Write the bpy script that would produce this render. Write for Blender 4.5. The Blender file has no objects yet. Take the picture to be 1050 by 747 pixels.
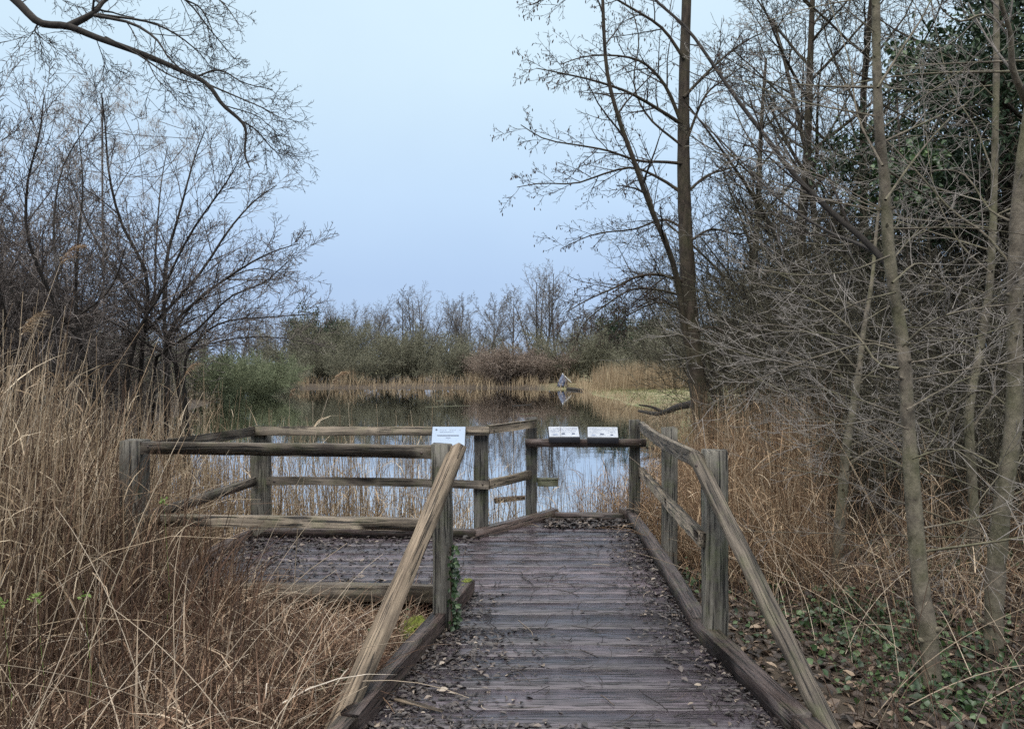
import bpy, math, random
import numpy as np
from mathutils import Vector, Matrix

random.seed(7)
RNG = np.random.default_rng(11)
S = bpy.context.scene
COL = S.collection
F, CX, CY, H = 760.0, 525.0, 373.5, 1.5
WATER_Z = -0.42
UP = Vector((0, 0, 1))


def at(px, py, D):
    return Vector(((px - CX) * D / F, D, H - (py - CY) * D / F))


# ------------------------------------------------------------------ tagging
def tag(o, label=None, cat=None, group=None, kind=None):
    if label: o['label'] = label
    if cat: o['category'] = cat
    if group: o['group'] = group
    if kind: o['kind'] = kind
    return o


def empty(name, loc=(0, 0, 0), rz=0.0):
    o = bpy.data.objects.new(name, None)
    o.empty_display_size = 0.2
    o.location = loc
    o.rotation_euler = (0, 0, rz)
    COL.objects.link(o)
    return o


def copy_thing(o, parent=None):
    c = o.copy()
    COL.objects.link(c)
    if parent is not None:
        c.parent = parent
    for ch in list(o.children):
        copy_thing(ch, c)
    return c


# ------------------------------------------------------------------ meshes
def make_mesh(name, V, loops, starts, mats, smooth=False, parent=None, mat_idx=None):
    me = bpy.data.meshes.new(name)
    V = np.ascontiguousarray(V, dtype=np.float32)
    me.vertices.add(len(V))
    me.vertices.foreach_set('co', V.ravel())
    me.loops.add(len(loops))
    me.loops.foreach_set('vertex_index', np.ascontiguousarray(loops, dtype=np.int32))
    me.polygons.add(len(starts))
    me.polygons.foreach_set('loop_start', np.ascontiguousarray(starts, dtype=np.int32))
    if smooth:
        me.polygons.foreach_set('use_smooth', np.ones(len(starts), dtype=bool))
    if not isinstance(mats, (list, tuple)):
        mats = [mats]
    for m in mats:
        me.materials.append(m)
    if mat_idx is not None:
        me.polygons.foreach_set('material_index', np.ascontiguousarray(mat_idx, dtype=np.int32))
    me.update(calc_edges=True)
    o = bpy.data.objects.new(name, me)
    COL.objects.link(o)
    if parent is not None:
        o.parent = parent
    return o


class Geo:
    """collects quads / triangles, builds one mesh"""
    def __init__(self):
        self.V, self.L, self.S = [], [], []
        self.nv = self.nl = 0

    def add(self, V, faces):
        V = np.asarray(V, dtype=np.float32).reshape(-1, 3)
        faces = np.asarray(faces, dtype=np.int64)
        k = faces.shape[1]
        self.V.append(V)
        self.L.append((faces + self.nv).ravel())
        self.S.append(self.nl + np.arange(len(faces)) * k)
        self.nv += len(V)
        self.nl += len(faces) * k

    def box(self, c, s, rz=0.0):
        cx, cy, cz = c
        x, y, z = s[0] / 2, s[1] / 2, s[2] / 2
        v = np.array([(a * x, b * y, d * z) for d in (-1, 1) for a, b in ((-1, -1), (1, -1), (1, 1), (-1, 1))])
        cs, sn = math.cos(rz), math.sin(rz)
        v = np.stack([v[:, 0] * cs - v[:, 1] * sn, v[:, 0] * sn + v[:, 1] * cs, v[:, 2]], 1) + np.array((cx, cy, cz))
        self.add(v, [(3, 2, 1, 0), (4, 5, 6, 7), (0, 1, 5, 4), (1, 2, 6, 5), (2, 3, 7, 6), (3, 0, 4, 7)])

    def build(self, name, mat, parent=None, smooth=False, origin=None):
        V = np.concatenate(self.V)
        if origin is not None:
            V = V - np.array(origin, dtype=np.float32)
        return make_mesh(name, V, np.concatenate(self.L), np.concatenate(self.S), mat, smooth, parent)


class Tubes:
    def __init__(self):
        self.g = {}
        self.batches = []
        self.tips = []

    def add(self, pts, radii):
        n = len(pts)
        r = max(radii)
        s = 12 if r > 0.045 else 7 if r > 0.018 else 4 if r > 0.007 else 3
        self.g.setdefault((n, s), []).append(([tuple(p) for p in pts], radii))

    def batch(self, P, R, s=3):
        self.batches.append((P, R, s))

    def geo(self):
        G = Geo()
        todo = [(np.array([a[0] for a in v], dtype=np.float64), np.array([a[1] for a in v], dtype=np.float64), k[1])
                for k, v in self.g.items()] + self.batches
        for P, R, s in todo:
            m, n, _ = P.shape
            T = np.gradient(P, axis=1)
            T /= np.linalg.norm(T, axis=2, keepdims=True) + 1e-9
            mean = T.mean(axis=1, keepdims=True)
            ref = np.where(np.abs(mean[..., 2:3]) > 0.8, np.array([1.0, 0.13, 0]), np.array([0.1, 0, 1.0]))
            U = np.cross(T, np.broadcast_to(ref, T.shape))
            U /= np.linalg.norm(U, axis=2, keepdims=True) + 1e-9
            W = np.cross(T, U)
            a = np.arange(s) * 2 * math.pi / s
            V = P[:, :, None, :] + R[:, :, None, None] * (np.cos(a)[None, None, :, None] * U[:, :, None, :] + np.sin(a)[None, None, :, None] * W[:, :, None, :])
            base = (np.arange(m) * n * s)[:, None, None]
            i = np.arange(n - 1)[None, :, None] * s
            j = np.arange(s)[None, None, :]
            j2 = (j + 1) % s
            f = np.stack([base + i + j, base + i + j2, base + i + s + j2, base + i + s + j], -1).reshape(-1, 4)
            G.add(V.reshape(-1, 3), f)
        return G

    def build(self, name, mat, parent=None, origin=None):
        if not self.g and not self.batches:
            return None
        return self.geo().build(name, mat, parent, True, origin)


def arcs(P, Lh, az, th0, th1, K, sway=0.0):
    """m curved stalks: base P, length Lh, azimuth az, tilt from th0 to th0+th1 -> points (m,K+1,3)"""
    m = len(P)
    out = np.zeros((m, K + 1, 3))
    out[:, 0] = P
    for k in range(K):
        t = (k + 0.5) / K
        th = th0 + th1 * t
        a = az + sway * np.sin(3 * t + az * 7)
        step = np.stack([np.sin(th) * np.cos(a), np.sin(th) * np.sin(a), np.cos(th)], 1) * (Lh / K)[:, None]
        out[:, k + 1] = out[:, k] + step
    return out


def ribbons(G, pts, W, twist):
    m, n, _ = pts.shape
    side = np.stack([np.cos(twist), np.sin(twist), 0.25 * np.sin(twist * 3)], 1)[:, None, :]
    t = np.linspace(0, 1, n)[None, :, None]
    w = W[:, None, None] * (1 - t) ** 0.6 * (0.6 + 0.9 * t * (1 - t) * 2)
    w = np.maximum(w, W[:, None, None] * 0.06)
    V = np.stack([pts - side * w * 0.5, pts + side * w * 0.5], 2)
    base = (np.arange(m) * n * 2)[:, None]
    i = np.arange(n - 1)[None, :] * 2
    f = np.stack([base + i, base + i + 1, base + i + 3, base + i + 2], -1).reshape(-1, 4)
    G.add(V.reshape(-1, 3), f)


def leaves(G, P, D, Nn, L, W, fold=0.25):
    """folded leaf diamonds: P base (m,3) D direction, Nn normal"""
    D = D / (np.linalg.norm(D, axis=1, keepdims=True) + 1e-9)
    Sd = np.cross(Nn, D)
    Sd /= np.linalg.norm(Sd, axis=1, keepdims=True) + 1e-9
    Nn = np.cross(D, Sd)
    L = L[:, None]
    W = W[:, None]
    tip = P + D * L - Nn * L * 0.12
    mid = P + D * L * 0.45
    a = mid + Sd * W * 0.5 + Nn * W * fold
    b = mid - Sd * W * 0.5 + Nn * W * fold
    c = P + D * L * 0.8 + Sd * W * 0.28 + Nn * W * fold * .4
    d = P + D * L * 0.8 - Sd * W * 0.28 + Nn * W * fold * .4
    V = np.stack([P, a, c, tip, d, b], 1).reshape(-1, 3)
    base = np.arange(len(P))[:, None] * 6
    G.add(V, np.concatenate([base + np.array([[0, 1, 2, 3]]), base + np.array([[0, 3, 4, 5]])]))


def rand_dirs(m, flat=1.0):
    v = RNG.normal(size=(m, 3))
    v[:, 2] *= flat
    return v / np.linalg.norm(v, axis=1, keepdims=True)


# ------------------------------------------------------------------ materials
def new_mat(name):
    m = bpy.data.materials.new(name)
    m.use_nodes = True
    nt = m.node_tree
    b = nt.nodes['Principled BSDF']
    return m, nt, b


def ramp(nt, stops, interp='LINEAR'):
    r = nt.nodes.new('ShaderNodeValToRGB')
    r.color_ramp.interpolation = interp
    e = r.color_ramp.elements
    while len(e) < len(stops):
        e.new(0.5)
    for k, (p, c) in enumerate(stops):
        e[k].position = p
        e[k].color = (*c, 1) if len(c) == 3 else c
    return r


def noise(nt, vec, scale, detail=5, rough=0.6):
    n = nt.nodes.new('ShaderNodeTexNoise')
    n.inputs['Scale'].default_value = scale
    n.inputs['Detail'].default_value = detail
    n.inputs['Roughness'].default_value = rough
    if vec is not None:
        nt.links.new(vec, n.inputs['Vector'])
    return n


def mixc(nt, fac, a, b, mode='MIX'):
    m = nt.nodes.new('ShaderNodeMix')
    m.data_type = 'RGBA'
    m.blend_type = mode
    for k, v in ((0, fac), (6, a), (7, b)):
        if isinstance(v, (int, float)):
            m.inputs[k].default_value = v
        elif isinstance(v, tuple):
            m.inputs[k].default_value = (*v, 1)
        else:
            nt.links.new(v, m.inputs[k])
    return m.outputs[2]


def island_mat(name, stops, rough=0.8, transl=0.0, noise_scale=None, spec=0.3):
    """colour varies per leaf / stalk"""
    m, nt, b = new_mat(name)
    g = nt.nodes.new('ShaderNodeNewGeometry')
    r = ramp(nt, stops)
    nt.links.new(g.outputs['Random Per Island'], r.inputs[0])
    c = r.outputs[0]
    if noise_scale:
        tc = nt.nodes.new('ShaderNodeTexCoord')
        n = noise(nt, tc.outputs['Object'], noise_scale, 3)
        rr = ramp(nt, [(0.3, (0.55, 0.55, 0.55)), (0.7, (1.25, 1.25, 1.25))])
        nt.links.new(n.outputs[0], rr.inputs[0])
        c = mixc(nt, 1.0, c, rr.outputs[0], 'MULTIPLY')
    nt.links.new(c, b.inputs['Base Color'])
    b.inputs['Roughness'].default_value = rough
    b.inputs['Specular IOR Level'].default_value = spec
    if transl:
        t = nt.nodes.new('ShaderNodeBsdfTranslucent')
        nt.links.new(c, t.inputs[0])
        mx = nt.nodes.new('ShaderNodeMixShader')
        mx.inputs[0].default_value = transl
        nt.links.new(b.outputs[0], mx.inputs[1])
        nt.links.new(t.outputs[0], mx.inputs[2])
        nt.links.new(mx.outputs[0], nt.nodes['Material Output'].inputs[0])
    return m


def wood_mat(name, dark, light, algae=0.25, algae_col=(0.09, 0.11, 0.035), rough=0.75, stain=(0.02, 0.016, 0.014), stain_amt=0.5, isl=False, gs=40):
    m, nt, b = new_mat(name)
    tc = nt.nodes.new('ShaderNodeTexCoord')
    oi = nt.nodes.new('ShaderNodeObjectInfo')
    geo = nt.nodes.new('ShaderNodeNewGeometry')
    mp = nt.nodes.new('ShaderNodeMapping')
    mp.inputs['Scale'].default_value = (2.6, gs, gs)
    off = nt.nodes.new('ShaderNodeVectorMath')
    off.operation = 'MULTIPLY_ADD'
    comb = nt.nodes.new('ShaderNodeCombineXYZ')
    src = geo.outputs['Random Per Island'] if isl else oi.outputs['Random']
    for k in range(3):
        nt.links.new(src, comb.inputs[k])
    nt.links.new(comb.outputs[0], off.inputs[0])
    off.inputs[1].default_value = (17, 13, 19)
    nt.links.new(tc.outputs['Object'], off.inputs[2])
    nt.links.new(off.outputs[0], mp.inputs['Vector'])
    grain = noise(nt, mp.outputs[0], 1.0, 8, 0.7)
    r = ramp(nt, [(0.34, dark), (0.66, light)])
    nt.links.new(grain.outputs[0], r.inputs[0])
    # per piece tone
    tone = ramp(nt, [(0, (0.72, 0.72, 0.74)), (1, (1.2, 1.17, 1.12))] if not isl else [(0, (0.55, 0.56, 0.60)), (.5, (1, 1, 1)), (1, (1.45, 1.36, 1.34))])
    nt.links.new(src, tone.inputs[0])
    c = mixc(nt, 1.0, r.outputs[0], tone.outputs[0], 'MULTIPLY')
    # cracks along the grain
    mp2 = nt.nodes.new('ShaderNodeMapping')
    mp2.inputs['Scale'].default_value = (2.2 if not isl else 3.5, gs * 1.46, gs * 1.46)
    nt.links.new(off.outputs[0], mp2.inputs['Vector'])
    cr = noise(nt, mp2.outputs[0], 1.3, 3, 0.5)
    crr = ramp(nt, [(0.57, (0, 0, 0)), (0.63, (1, 1, 1))])
    nt.links.new(cr.outputs[0], crr.inputs[0])
    c = mixc(nt, crr.outputs[0], c, (dark[0] * .3, dark[1] * .3, dark[2] * .3))
    # wet stains
    st = noise(nt, off.outputs[0], 5.0, 4, 0.65)
    sr = ramp(nt, [(0.5, (0, 0, 0)), (0.66, (stain_amt,) * 3)])
    nt.links.new(st.outputs[0], sr.inputs[0])
    c = mixc(nt, sr.outputs[0], c, stain)
    al = noise(nt, off.outputs[0], 7.5, 5, 0.7)
    ar = ramp(nt, [(0.5, (0, 0, 0)), (0.72, (algae,) * 3)])
    nt.links.new(al.outputs[0], ar.inputs[0])
    c = mixc(nt, ar.outputs[0], c, algae_col)
    nt.links.new(c, b.inputs['Base Color'])
    b.inputs['Roughness'].default_value = rough
    if isl:
        wn = noise(nt, tc.outputs['Object'], 3.5, 4, .6)
        wr = ramp(nt, [(.35, (.10,) * 3), (.65, (.38,) * 3)])
        nt.links.new(wn.outputs[0], wr.inputs[0])
        nt.links.new(wr.outputs[0], b.inputs['Roughness'])
    bp = nt.nodes.new('ShaderNodeBump')
    bp.inputs['Strength'].default_value = 0.9 if not isl else 0.45
    bp.inputs['Distance'].default_value = 0.009 if not isl else 0.005
    nt.links.new(grain.outputs[0], bp.inputs['Height'])
    bp2 = nt.nodes.new('ShaderNodeBump')
    bp2.inputs['Strength'].default_value = 0.8
    bp2.inputs['Distance'].default_value = 0.006
    bp2.invert = True
    nt.links.new(crr.outputs[0], bp2.inputs['Height'])
    nt.links.new(bp.outputs[0], bp2.inputs['Normal'])
    nt.links.new(bp2.outputs[0], b.inputs['Normal'])
    return m


def bark_mat(name, dark, light, algae=0.0, scale=9, bump=0.6, algae_col=(0.10, 0.115, 0.035), bands=False):
    m, nt, b = new_mat(name)
    tc = nt.nodes.new('ShaderNodeTexCoord')
    mp = nt.nodes.new('ShaderNodeMapping')
    mp.inputs['Scale'].default_value = (1, 1, 0.3) if not bands else (1.0, 1.0, 0.8)
    nt.links.new(tc.outputs['Object'], mp.inputs[0])
    n = noise(nt, mp.outputs[0], scale, 7, 0.7)
    r = ramp(nt, [(0.3, dark), (0.7, light)])
    nt.links.new(n.outputs[0], r.inputs[0])
    c = r.outputs[0]
    if algae:
        a = noise(nt, tc.outputs['Object'], 3.0, 5, 0.65)
        ar = ramp(nt, [(0.42, (0, 0, 0)), (0.66, (algae,) * 3)])
        nt.links.new(a.outputs[0], ar.inputs[0])
        c = mixc(nt, ar.outputs[0], c, algae_col)
    nt.links.new(c, b.inputs['Base Color'])
    b.inputs['Roughness'].default_value = 0.85
    b.inputs['Specular IOR Level'].default_value = 0.3
    bp = nt.nodes.new('ShaderNodeBump')
    bp.inputs['Strength'].default_value = bump
    bp.inputs['Distance'].default_value = 0.012
    nt.links.new(n.outputs[0], bp.inputs['Height'])
    nt.links.new(bp.outputs[0], b.inputs['Normal'])
    return m


def plain_mat(name, col, rough=0.6, var=0.15, scale=12, metal=0):
    m, nt, b = new_mat(name)
    tc = nt.nodes.new('ShaderNodeTexCoord')
    n = noise(nt, tc.outputs['Object'], scale, 4)
    r = ramp(nt, [(0.3, tuple(v * (1 - var) for v in col)), (0.7, tuple(min(1, v * (1 + var)) for v in col))])
    nt.links.new(n.outputs[0], r.inputs[0])
    nt.links.new(r.outputs[0], b.inputs['Base Color'])
    b.inputs['Roughness'].default_value = rough
    b.inputs['Metallic'].default_value = metal
    return m


M = {}
M['post'] = wood_mat('weathered_post', (0.030, 0.026, 0.022), (0.19, 0.178, 0.152), 0.45)
M['rail'] = wood_mat('weathered_rail', (0.036, 0.028, 0.022), (0.235, 0.195, 0.150), 0.35)
M['pale_rail'] = wood_mat('pale_rail', (0.10, 0.07, 0.045), (0.38, 0.295, 0.205), 0.06, stain_amt=0.3)
M['kerb'] = wood_mat('wet_kerb', (0.022, 0.015, 0.015), (0.12, 0.088, 0.078), 0.25, rough=0.5)
M['deck'] = wood_mat('wet_deck', (0.014, 0.011, 0.013), (0.105, 0.088, 0.103), 0.05, rough=0.27, stain=(0.010, 0.008, 0.009), isl=True, gs=50)
M['stub'] = wood_mat('mossy_stub', (0.05, 0.05, 0.03), (0.16, 0.16, 0.10), 0.7)
M['alder'] = bark_mat('alder_bark', (0.009, 0.007, 0.005), (0.075, 0.056, 0.042), 0.15, 20, 1.0)
M['twig'] = bark_mat('dark_twig', (0.018, 0.014, 0.012), (0.06, 0.048, 0.040), 0.0, 5, 0)
M['limb'] = bark_mat('dark_limb', (0.012, 0.010, 0.009), (0.045, 0.038, 0.032), 0.0, 16, .5)
M['pale_bark'] = bark_mat('pale_bark', (0.030, 0.024, 0.018), (0.20, 0.170, 0.130), 0.35, 17, .9, bands=True)
M['pale_twig'] = bark_mat('pale_twig', (0.075, 0.064, 0.056), (0.33, 0.30, 0.27), 0.0, 6, 0)
M['thicket'] = island_mat('thicket_twigs', [(0, (0.014, 0.011, 0.008)), (0.6, (0.046, 0.041, 0.026)), (0.85, (0.105, 0.097, 0.064)), (.95, (.22, .20, .165)), (1, (0.42, 0.39, 0.35))], 0.85)
M['left_twigs'] = island_mat('grey_brown_twigs', [(0, (0.025, 0.020, 0.018)), (0.55, (0.080, 0.066, 0.060)), (0.85, (0.17, 0.145, 0.13)), (1, (0.32, 0.28, 0.26))], 0.85)
M['olive'] = island_mat('olive_twigs', [(0, (0.095, 0.09, 0.062)), (0.6, (0.15, 0.145, 0.102)), (1, (0.215, 0.205, 0.15))], 0.9)  # lightened twig colour stands in for haze over the far bank
M['olive_leaf'] = island_mat('olive_leaves', [(0, (0.095, 0.093, 0.062)), (0.6, (0.15, 0.148, 0.10)), (1, (0.215, 0.21, 0.15))], 0.9)  # leaves paled likewise, distance haze mixed into the colour
M['green_twigs'] = island_mat('green_twigs', [(0, (0.078, 0.092, 0.052)), (0.6, (0.132, 0.15, 0.085)), (1, (0.19, 0.21, 0.125))], 0.9)
M['brown_twigs'] = island_mat('red_brown_twigs', [(0, (0.10, 0.075, 0.058)), (0.6, (0.20, 0.155, 0.125)), (1, (0.30, 0.245, 0.20))], 0.9)
M['far_twigs'] = island_mat('far_twigs', [(0, (0.055, 0.05, 0.047)), (0.6, (0.12, 0.11, 0.105)), (1, (0.25, 0.235, 0.22))], 0.9)  # greyed so that the haze of distance sits in the twig colour
M['far_bark'] = bark_mat('far_bark', (0.03, 0.026, 0.023), (0.09, 0.078, 0.07), 0, 3, 0)
M['evergreen'] = island_mat('evergreen_leaves', [(0, (0.010, 0.022, 0.010)), (0.7, (0.025, 0.048, 0.020)), (1, (0.055, 0.085, 0.040))], 0.5, 0.1)
M['ivy'] = island_mat('ivy_leaves', [(0, (0.012, 0.026, 0.009)), (0.7, (0.034, 0.068, 0.022)), (1, (0.08, 0.13, 0.045))], 0.42, 0.12, spec=.5)
M['catkin'] = island_mat('catkins', [(0, (0.030, 0.018, 0.014)), (1, (0.085, 0.05, 0.038))], 0.8)
M['fluff'] = island_mat('seed_fluff', [(0, (0.22, 0.20, 0.19)), (1, (0.45, 0.43, 0.42))], 0.95, 0.4)
M['reed'] = island_mat('dry_reed', [(0, (0.13, 0.085, 0.055)), (0.5, (0.36, 0.262, 0.165)), (1, (0.62, 0.52, 0.385))], 0.7, 0.25, 6)
M['reed_red'] = island_mat('rusty_reed', [(0, (0.10, 0.056, 0.032)), (0.5, (0.30, 0.192, 0.113)), (.85, (0.47, 0.345, 0.22)), (1, (0.63, 0.52, 0.38))], 0.75, 0.2, 6)
M['far_reed'] = island_mat('far_reed', [(0, (0.16, 0.11, 0.065)), (0.5, (0.27, 0.20, 0.125)), (1, (0.40, 0.32, 0.21))], 0.8, 0.2)
M['dead_grass'] = island_mat('dead_grass', [(0, (0.05, 0.028, 0.018)), (0.35, (0.100, 0.054, 0.034)), (0.7, (0.255, 0.163, 0.104)), (0.92, (0.48, 0.375, 0.27)), (1, (0.66, 0.59, 0.50))], 0.75, 0.2, 5)
M['brown_stem'] = island_mat('brown_stems', [(0, (0.028, 0.016, 0.011)), (0.6, (0.075, 0.045, 0.030)), (1, (0.14, 0.09, 0.06))], 0.75)
M['pale_stem'] = island_mat('pale_stems', [(0, (0.22, 0.17, 0.12)), (1, (0.45, 0.37, 0.28))], 0.7)
M['litter'] = island_mat('leaf_litter', [(0, (0.014, 0.010, 0.008)), (0.55, (0.05, 0.034, 0.025)), (0.85, (0.12, 0.082, 0.055)), (1, (0.27, 0.20, 0.14))], 0.55, 0, spec=.5)
M['deck_litter'] = island_mat('wet_litter', [(0, (0.012, 0.009, 0.009)), (0.6, (0.036, 0.028, 0.027)), (0.9, (0.075, 0.060, 0.054)), (.97, (.14, .11, .09)), (1, (0.30, 0.25, 0.20))], 0.42, 0, spec=.5)  # palest stops: tan leaves, plus sky glint on wet leaves put into the colour
M['grass'] = island_mat('green_grass', [(0, (0.05, 0.065, 0.018)), (0.5, (0.11, 0.135, 0.038)), (.7, (0.2, 0.18, 0.09)), (1, (0.32, 0.26, 0.16))], 0.7, 0.25)
M['moss'] = plain_mat('moss', (0.11, 0.13, 0.02), 0.95, 0.6, 45)
M['black'] = plain_mat('black_plastic', (0.012, 0.012, 0.016), 0.4)
M['panel'] = plain_mat('panel_print', (0.28, 0.305, 0.35), 0.35, 0.16, 14)
M['panel_blue'] = plain_mat('panel_print_blue', (0.25, 0.325, 0.43), 0.35, 0.06, 9)
M['ink'] = plain_mat('ink_grey', (0.20, 0.24, 0.33), 0.5)
M['ink_dark'] = plain_mat('ink_dark', (0.03, 0.045, 0.085), 0.5)
def tarp_mat():
    m, nt, b = new_mat('blue_grey_tarp')
    tc = nt.nodes.new('ShaderNodeTexCoord')
    n = noise(nt, tc.outputs['Object'], 4.5, 3, .6)
    r = ramp(nt, [(.38, (.014, .019, .045)), (.5, (.05, .065, .115)), (.64, (.15, .175, .235))])
    nt.links.new(n.outputs[0], r.inputs[0])
    nt.links.new(r.outputs[0], b.inputs['Base Color'])
    b.inputs['Roughness'].default_value = .6
    return m


M['tarp'] = tarp_mat()
M['tarp_dark'] = plain_mat('dark_tarp', (0.03, 0.035, 0.07), 0.5, 0.3, 4)
M['pole'] = plain_mat('pale_pole', (0.55, 0.55, 0.54), 0.6)
M['bolt'] = plain_mat('rusty_bolt', (0.05, 0.036, 0.030), 0.6, .4, 60)
M['steel'] = plain_mat('steel', (0.4, 0.4, 0.4), 0.4, .2, 30, 1)

# ------------------------------------------------------------------ ground
POND = np.array([(-5.0, 7.35), (2.3, 7.35), (2.7, 10.5), (3.1, 14), (3.5, 17.5), (4.0, 19.5), (5.0, 22), (5.7, 25), (6.5, 28), (6.3, 32), (5.5, 36), (5.8, 40), (5.1, 47), (5.5, 53), (4.8, 57.5),
                 (1, 59), (-4, 60.5), (-10, 61), (-15, 60), (-19, 57), (-20, 51), (-17.5, 46), (-16, 41), (-13.5, 31), (-10, 19), (-7.5, 12)])


def pond_sd(x, y):
    x = np.asarray(x, float)
    y = np.asarray(y, float)
    dm = np.full(x.shape, 1e9)
    inside = np.zeros(x.shape, bool)
    n = len(POND)
    for i in range(n):
        ax, ay = POND[i]
        bx, by = POND[(i + 1) % n]
        ex, ey = bx - ax, by - ay
        t = np.clip(((x - ax) * ex + (y - ay) * ey) / (ex * ex + ey * ey), 0, 1)
        dm = np.minimum(dm, np.hypot(x - ax - t * ex, y - ay - t * ey))
        c = ((ay > y) != (by > y)) & (x < ex * (y - ay) / (ey if abs(ey) > 1e-9 else 1e-9) + ax)
        inside ^= c
    return np.where(inside, -dm, dm)


def gz(x, y):
    x = np.asarray(x, float)
    y = np.asarray(y, float)
    sd = pond_sd(x, y)
    w = 0.5 * np.sin(x * 1.7 + y * 0.6) + 0.3 * np.sin(x * 0.7 - y * 2.1 + 1) + 0.2 * np.sin(x * 4.3 + 2 * y)
    near = np.exp(-(x ** 2 + (y - 3) ** 2) / 80)
    shore = 1 - np.exp(-np.maximum(sd, 0) / 1.2)
    land = WATER_Z + 0.02 + (0.26 + 0.10 * np.clip(sd / 25, 0, 3)) * shore
    under = WATER_Z + np.maximum(sd * 0.35, -0.6)
    z = np.where(sd > 0, land + 0.05 * w * shore, under)
    # under the deck stays well below the boards
    dk = ((x > -2.5) & (x < 1.4) & (y > 4.3) & (y < 7.4)) | ((x > -0.75) & (x < 1.3) & (y < 4.4))
    return np.where(dk, np.minimum(z, -0.16), z)


def spaced(fine0, fine1, step, lo, hi, growth=1.09):
    a = list(np.arange(fine0, fine1 + 1e-6, step))
    s, v = step, fine1
    while v < hi:
        s *= growth
        v += s
        a.append(v)
    s, v, b = step, fine0, []
    while v > lo:
        s *= growth
        v -= s
        b.append(v)
    return np.array(b[::-1] + a)


gx = spaced(-8, 8, 0.10, -1800, 1800)
gy = spaced(1, 14, 0.10, -600, 2600, 1.06)
XX, YY = np.meshgrid(gx, gy)
ZZ = gz(XX, YY)
nx, ny = len(gx), len(gy)
idx = np.arange(nx * ny).reshape(ny, nx)
quads = np.stack([idx[:-1, :-1], idx[:-1, 1:], idx[1:, 1:], idx[1:, :-1]], -1).reshape(-1, 4)


def ground_mat():
    m, nt, b = new_mat('ground_soil')
    tc = nt.nodes.new('ShaderNodeTexCoord')
    n1 = noise(nt, tc.outputs['Object'], 3, 8, 0.7)
    r1 = ramp(nt, [(0.3, (0.018, 0.013, 0.009)), (0.6, (0.06, 0.043, 0.028)), (0.8, (0.11, 0.085, 0.055))])
    nt.links.new(n1.outputs[0], r1.inputs[0])
    n2 = noise(nt, tc.outputs['Object'], 45, 4, 0.7)
    r2 = ramp(nt, [(0.3, (0.5, 0.5, 0.5)), (0.7, (1.4, 1.4, 1.4))])
    nt.links.new(n2.outputs[0], r2.inputs[0])
    c = mixc(nt, 1, r1.outputs[0], r2.outputs[0], 'MULTIPLY')
    at_ = nt.nodes.new('ShaderNodeAttribute')
    at_.attribute_name = 'turf'
    n3 = noise(nt, tc.outputs['Object'], 1.1, 6, 0.65)
    r3 = ramp(nt, [(0.38, (0.085, 0.105, 0.032)), (0.58, (0.20, 0.165, 0.095))])
    nt.links.new(n3.outputs[0], r3.inputs[0])
    c = mixc(nt, at_.outputs['Fac'], c, r3.outputs[0])
    nt.links.new(c, b.inputs['Base Color'])
    b.inputs['Roughness'].default_value = 0.9
    bp = nt.nodes.new('ShaderNodeBump')
    bp.inputs['Strength'].default_value = 0.6
    bp.inputs['Distance'].default_value = 0.02
    nt.links.new(n2.outputs[0], bp.inputs['Height'])
    nt.links.new(bp.outputs[0], b.inputs['Normal'])
    return m


G = Geo()
G.add(np.stack([XX, YY, ZZ], -1).reshape(-1, 3), quads)
ground = G.build('ground', ground_mat(), smooth=True)
turf = (YY > 15) & (YY < 120) & (XX > 3)
turf = np.where(YY > 15, np.clip((YY - 15) / 4, 0, 1) * np.clip((XX - 2) / 2, 0, 1), 0)
turf = np.maximum(turf, np.clip((YY - 90) / 20, 0, 1))
a_ = ground.data.attributes.new('turf', 'FLOAT', 'POINT')
a_.data.foreach_set('value', turf.ravel().astype(np.float32))
tag(ground, kind='structure')


def water_mat():
    m, nt, b = new_mat('pond_water')
    b.inputs['Base Color'].default_value = (0.022, 0.020, 0.013, 1)
    b.inputs['Roughness'].default_value = 0.03
    b.inputs['IOR'].default_value = 1.33
    lw = nt.nodes.new('ShaderNodeLayerWeight')
    lw.inputs['Blend'].default_value = .5
    wr = ramp(nt, [(0, (.03,) * 3), (.5, (.12,) * 3), (.78, (.84,) * 3), (.95, (.97,) * 3)])
    nt.links.new(lw.outputs['Facing'], wr.inputs[0])
    gl = nt.nodes.new('ShaderNodeBsdfGlossy')
    gl.inputs['Roughness'].default_value = .03
    gl.inputs['Color'].default_value = (.93, .93, .93, 1)
    mx = nt.nodes.new('ShaderNodeMixShader')
    nt.links.new(wr.outputs[0], mx.inputs[0])
    nt.links.new(b.outputs[0], mx.inputs[1])
    nt.links.new(gl.outputs[0], mx.inputs[2])
    nt.links.new(mx.outputs[0], nt.nodes['Material Output'].inputs[0])
    tc = nt.nodes.new('ShaderNodeTexCoord')
    mp = nt.nodes.new('ShaderNodeMapping')
    mp.inputs['Scale'].default_value = (1.0, 1.0, 1)
    nt.links.new(tc.outputs['Object'], mp.inputs[0])
    n = noise(nt, mp.outputs[0], 2.2, 3, 0.5)
    n2 = noise(nt, mp.outputs[0], 14, 2, 0.5)
    ad = nt.nodes.new('ShaderNodeMath')
    ad.operation = 'MULTIPLY_ADD'
    nt.links.new(n2.outputs[0], ad.inputs[0])
    ad.inputs[1].default_value = 0.08
    nt.links.new(n.outputs[0], ad.inputs[2])
    bp = nt.nodes.new('ShaderNodeBump')
    bp.inputs['Strength'].default_value = 0.05
    bp.inputs['Distance'].default_value = 0.03
    nt.links.new(ad.outputs[0], bp.inputs['Height'])
    nt.links.new(bp.outputs[0], b.inputs['Normal'])
    nt.links.new(bp.outputs[0], gl.inputs['Normal'])
    return m


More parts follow.
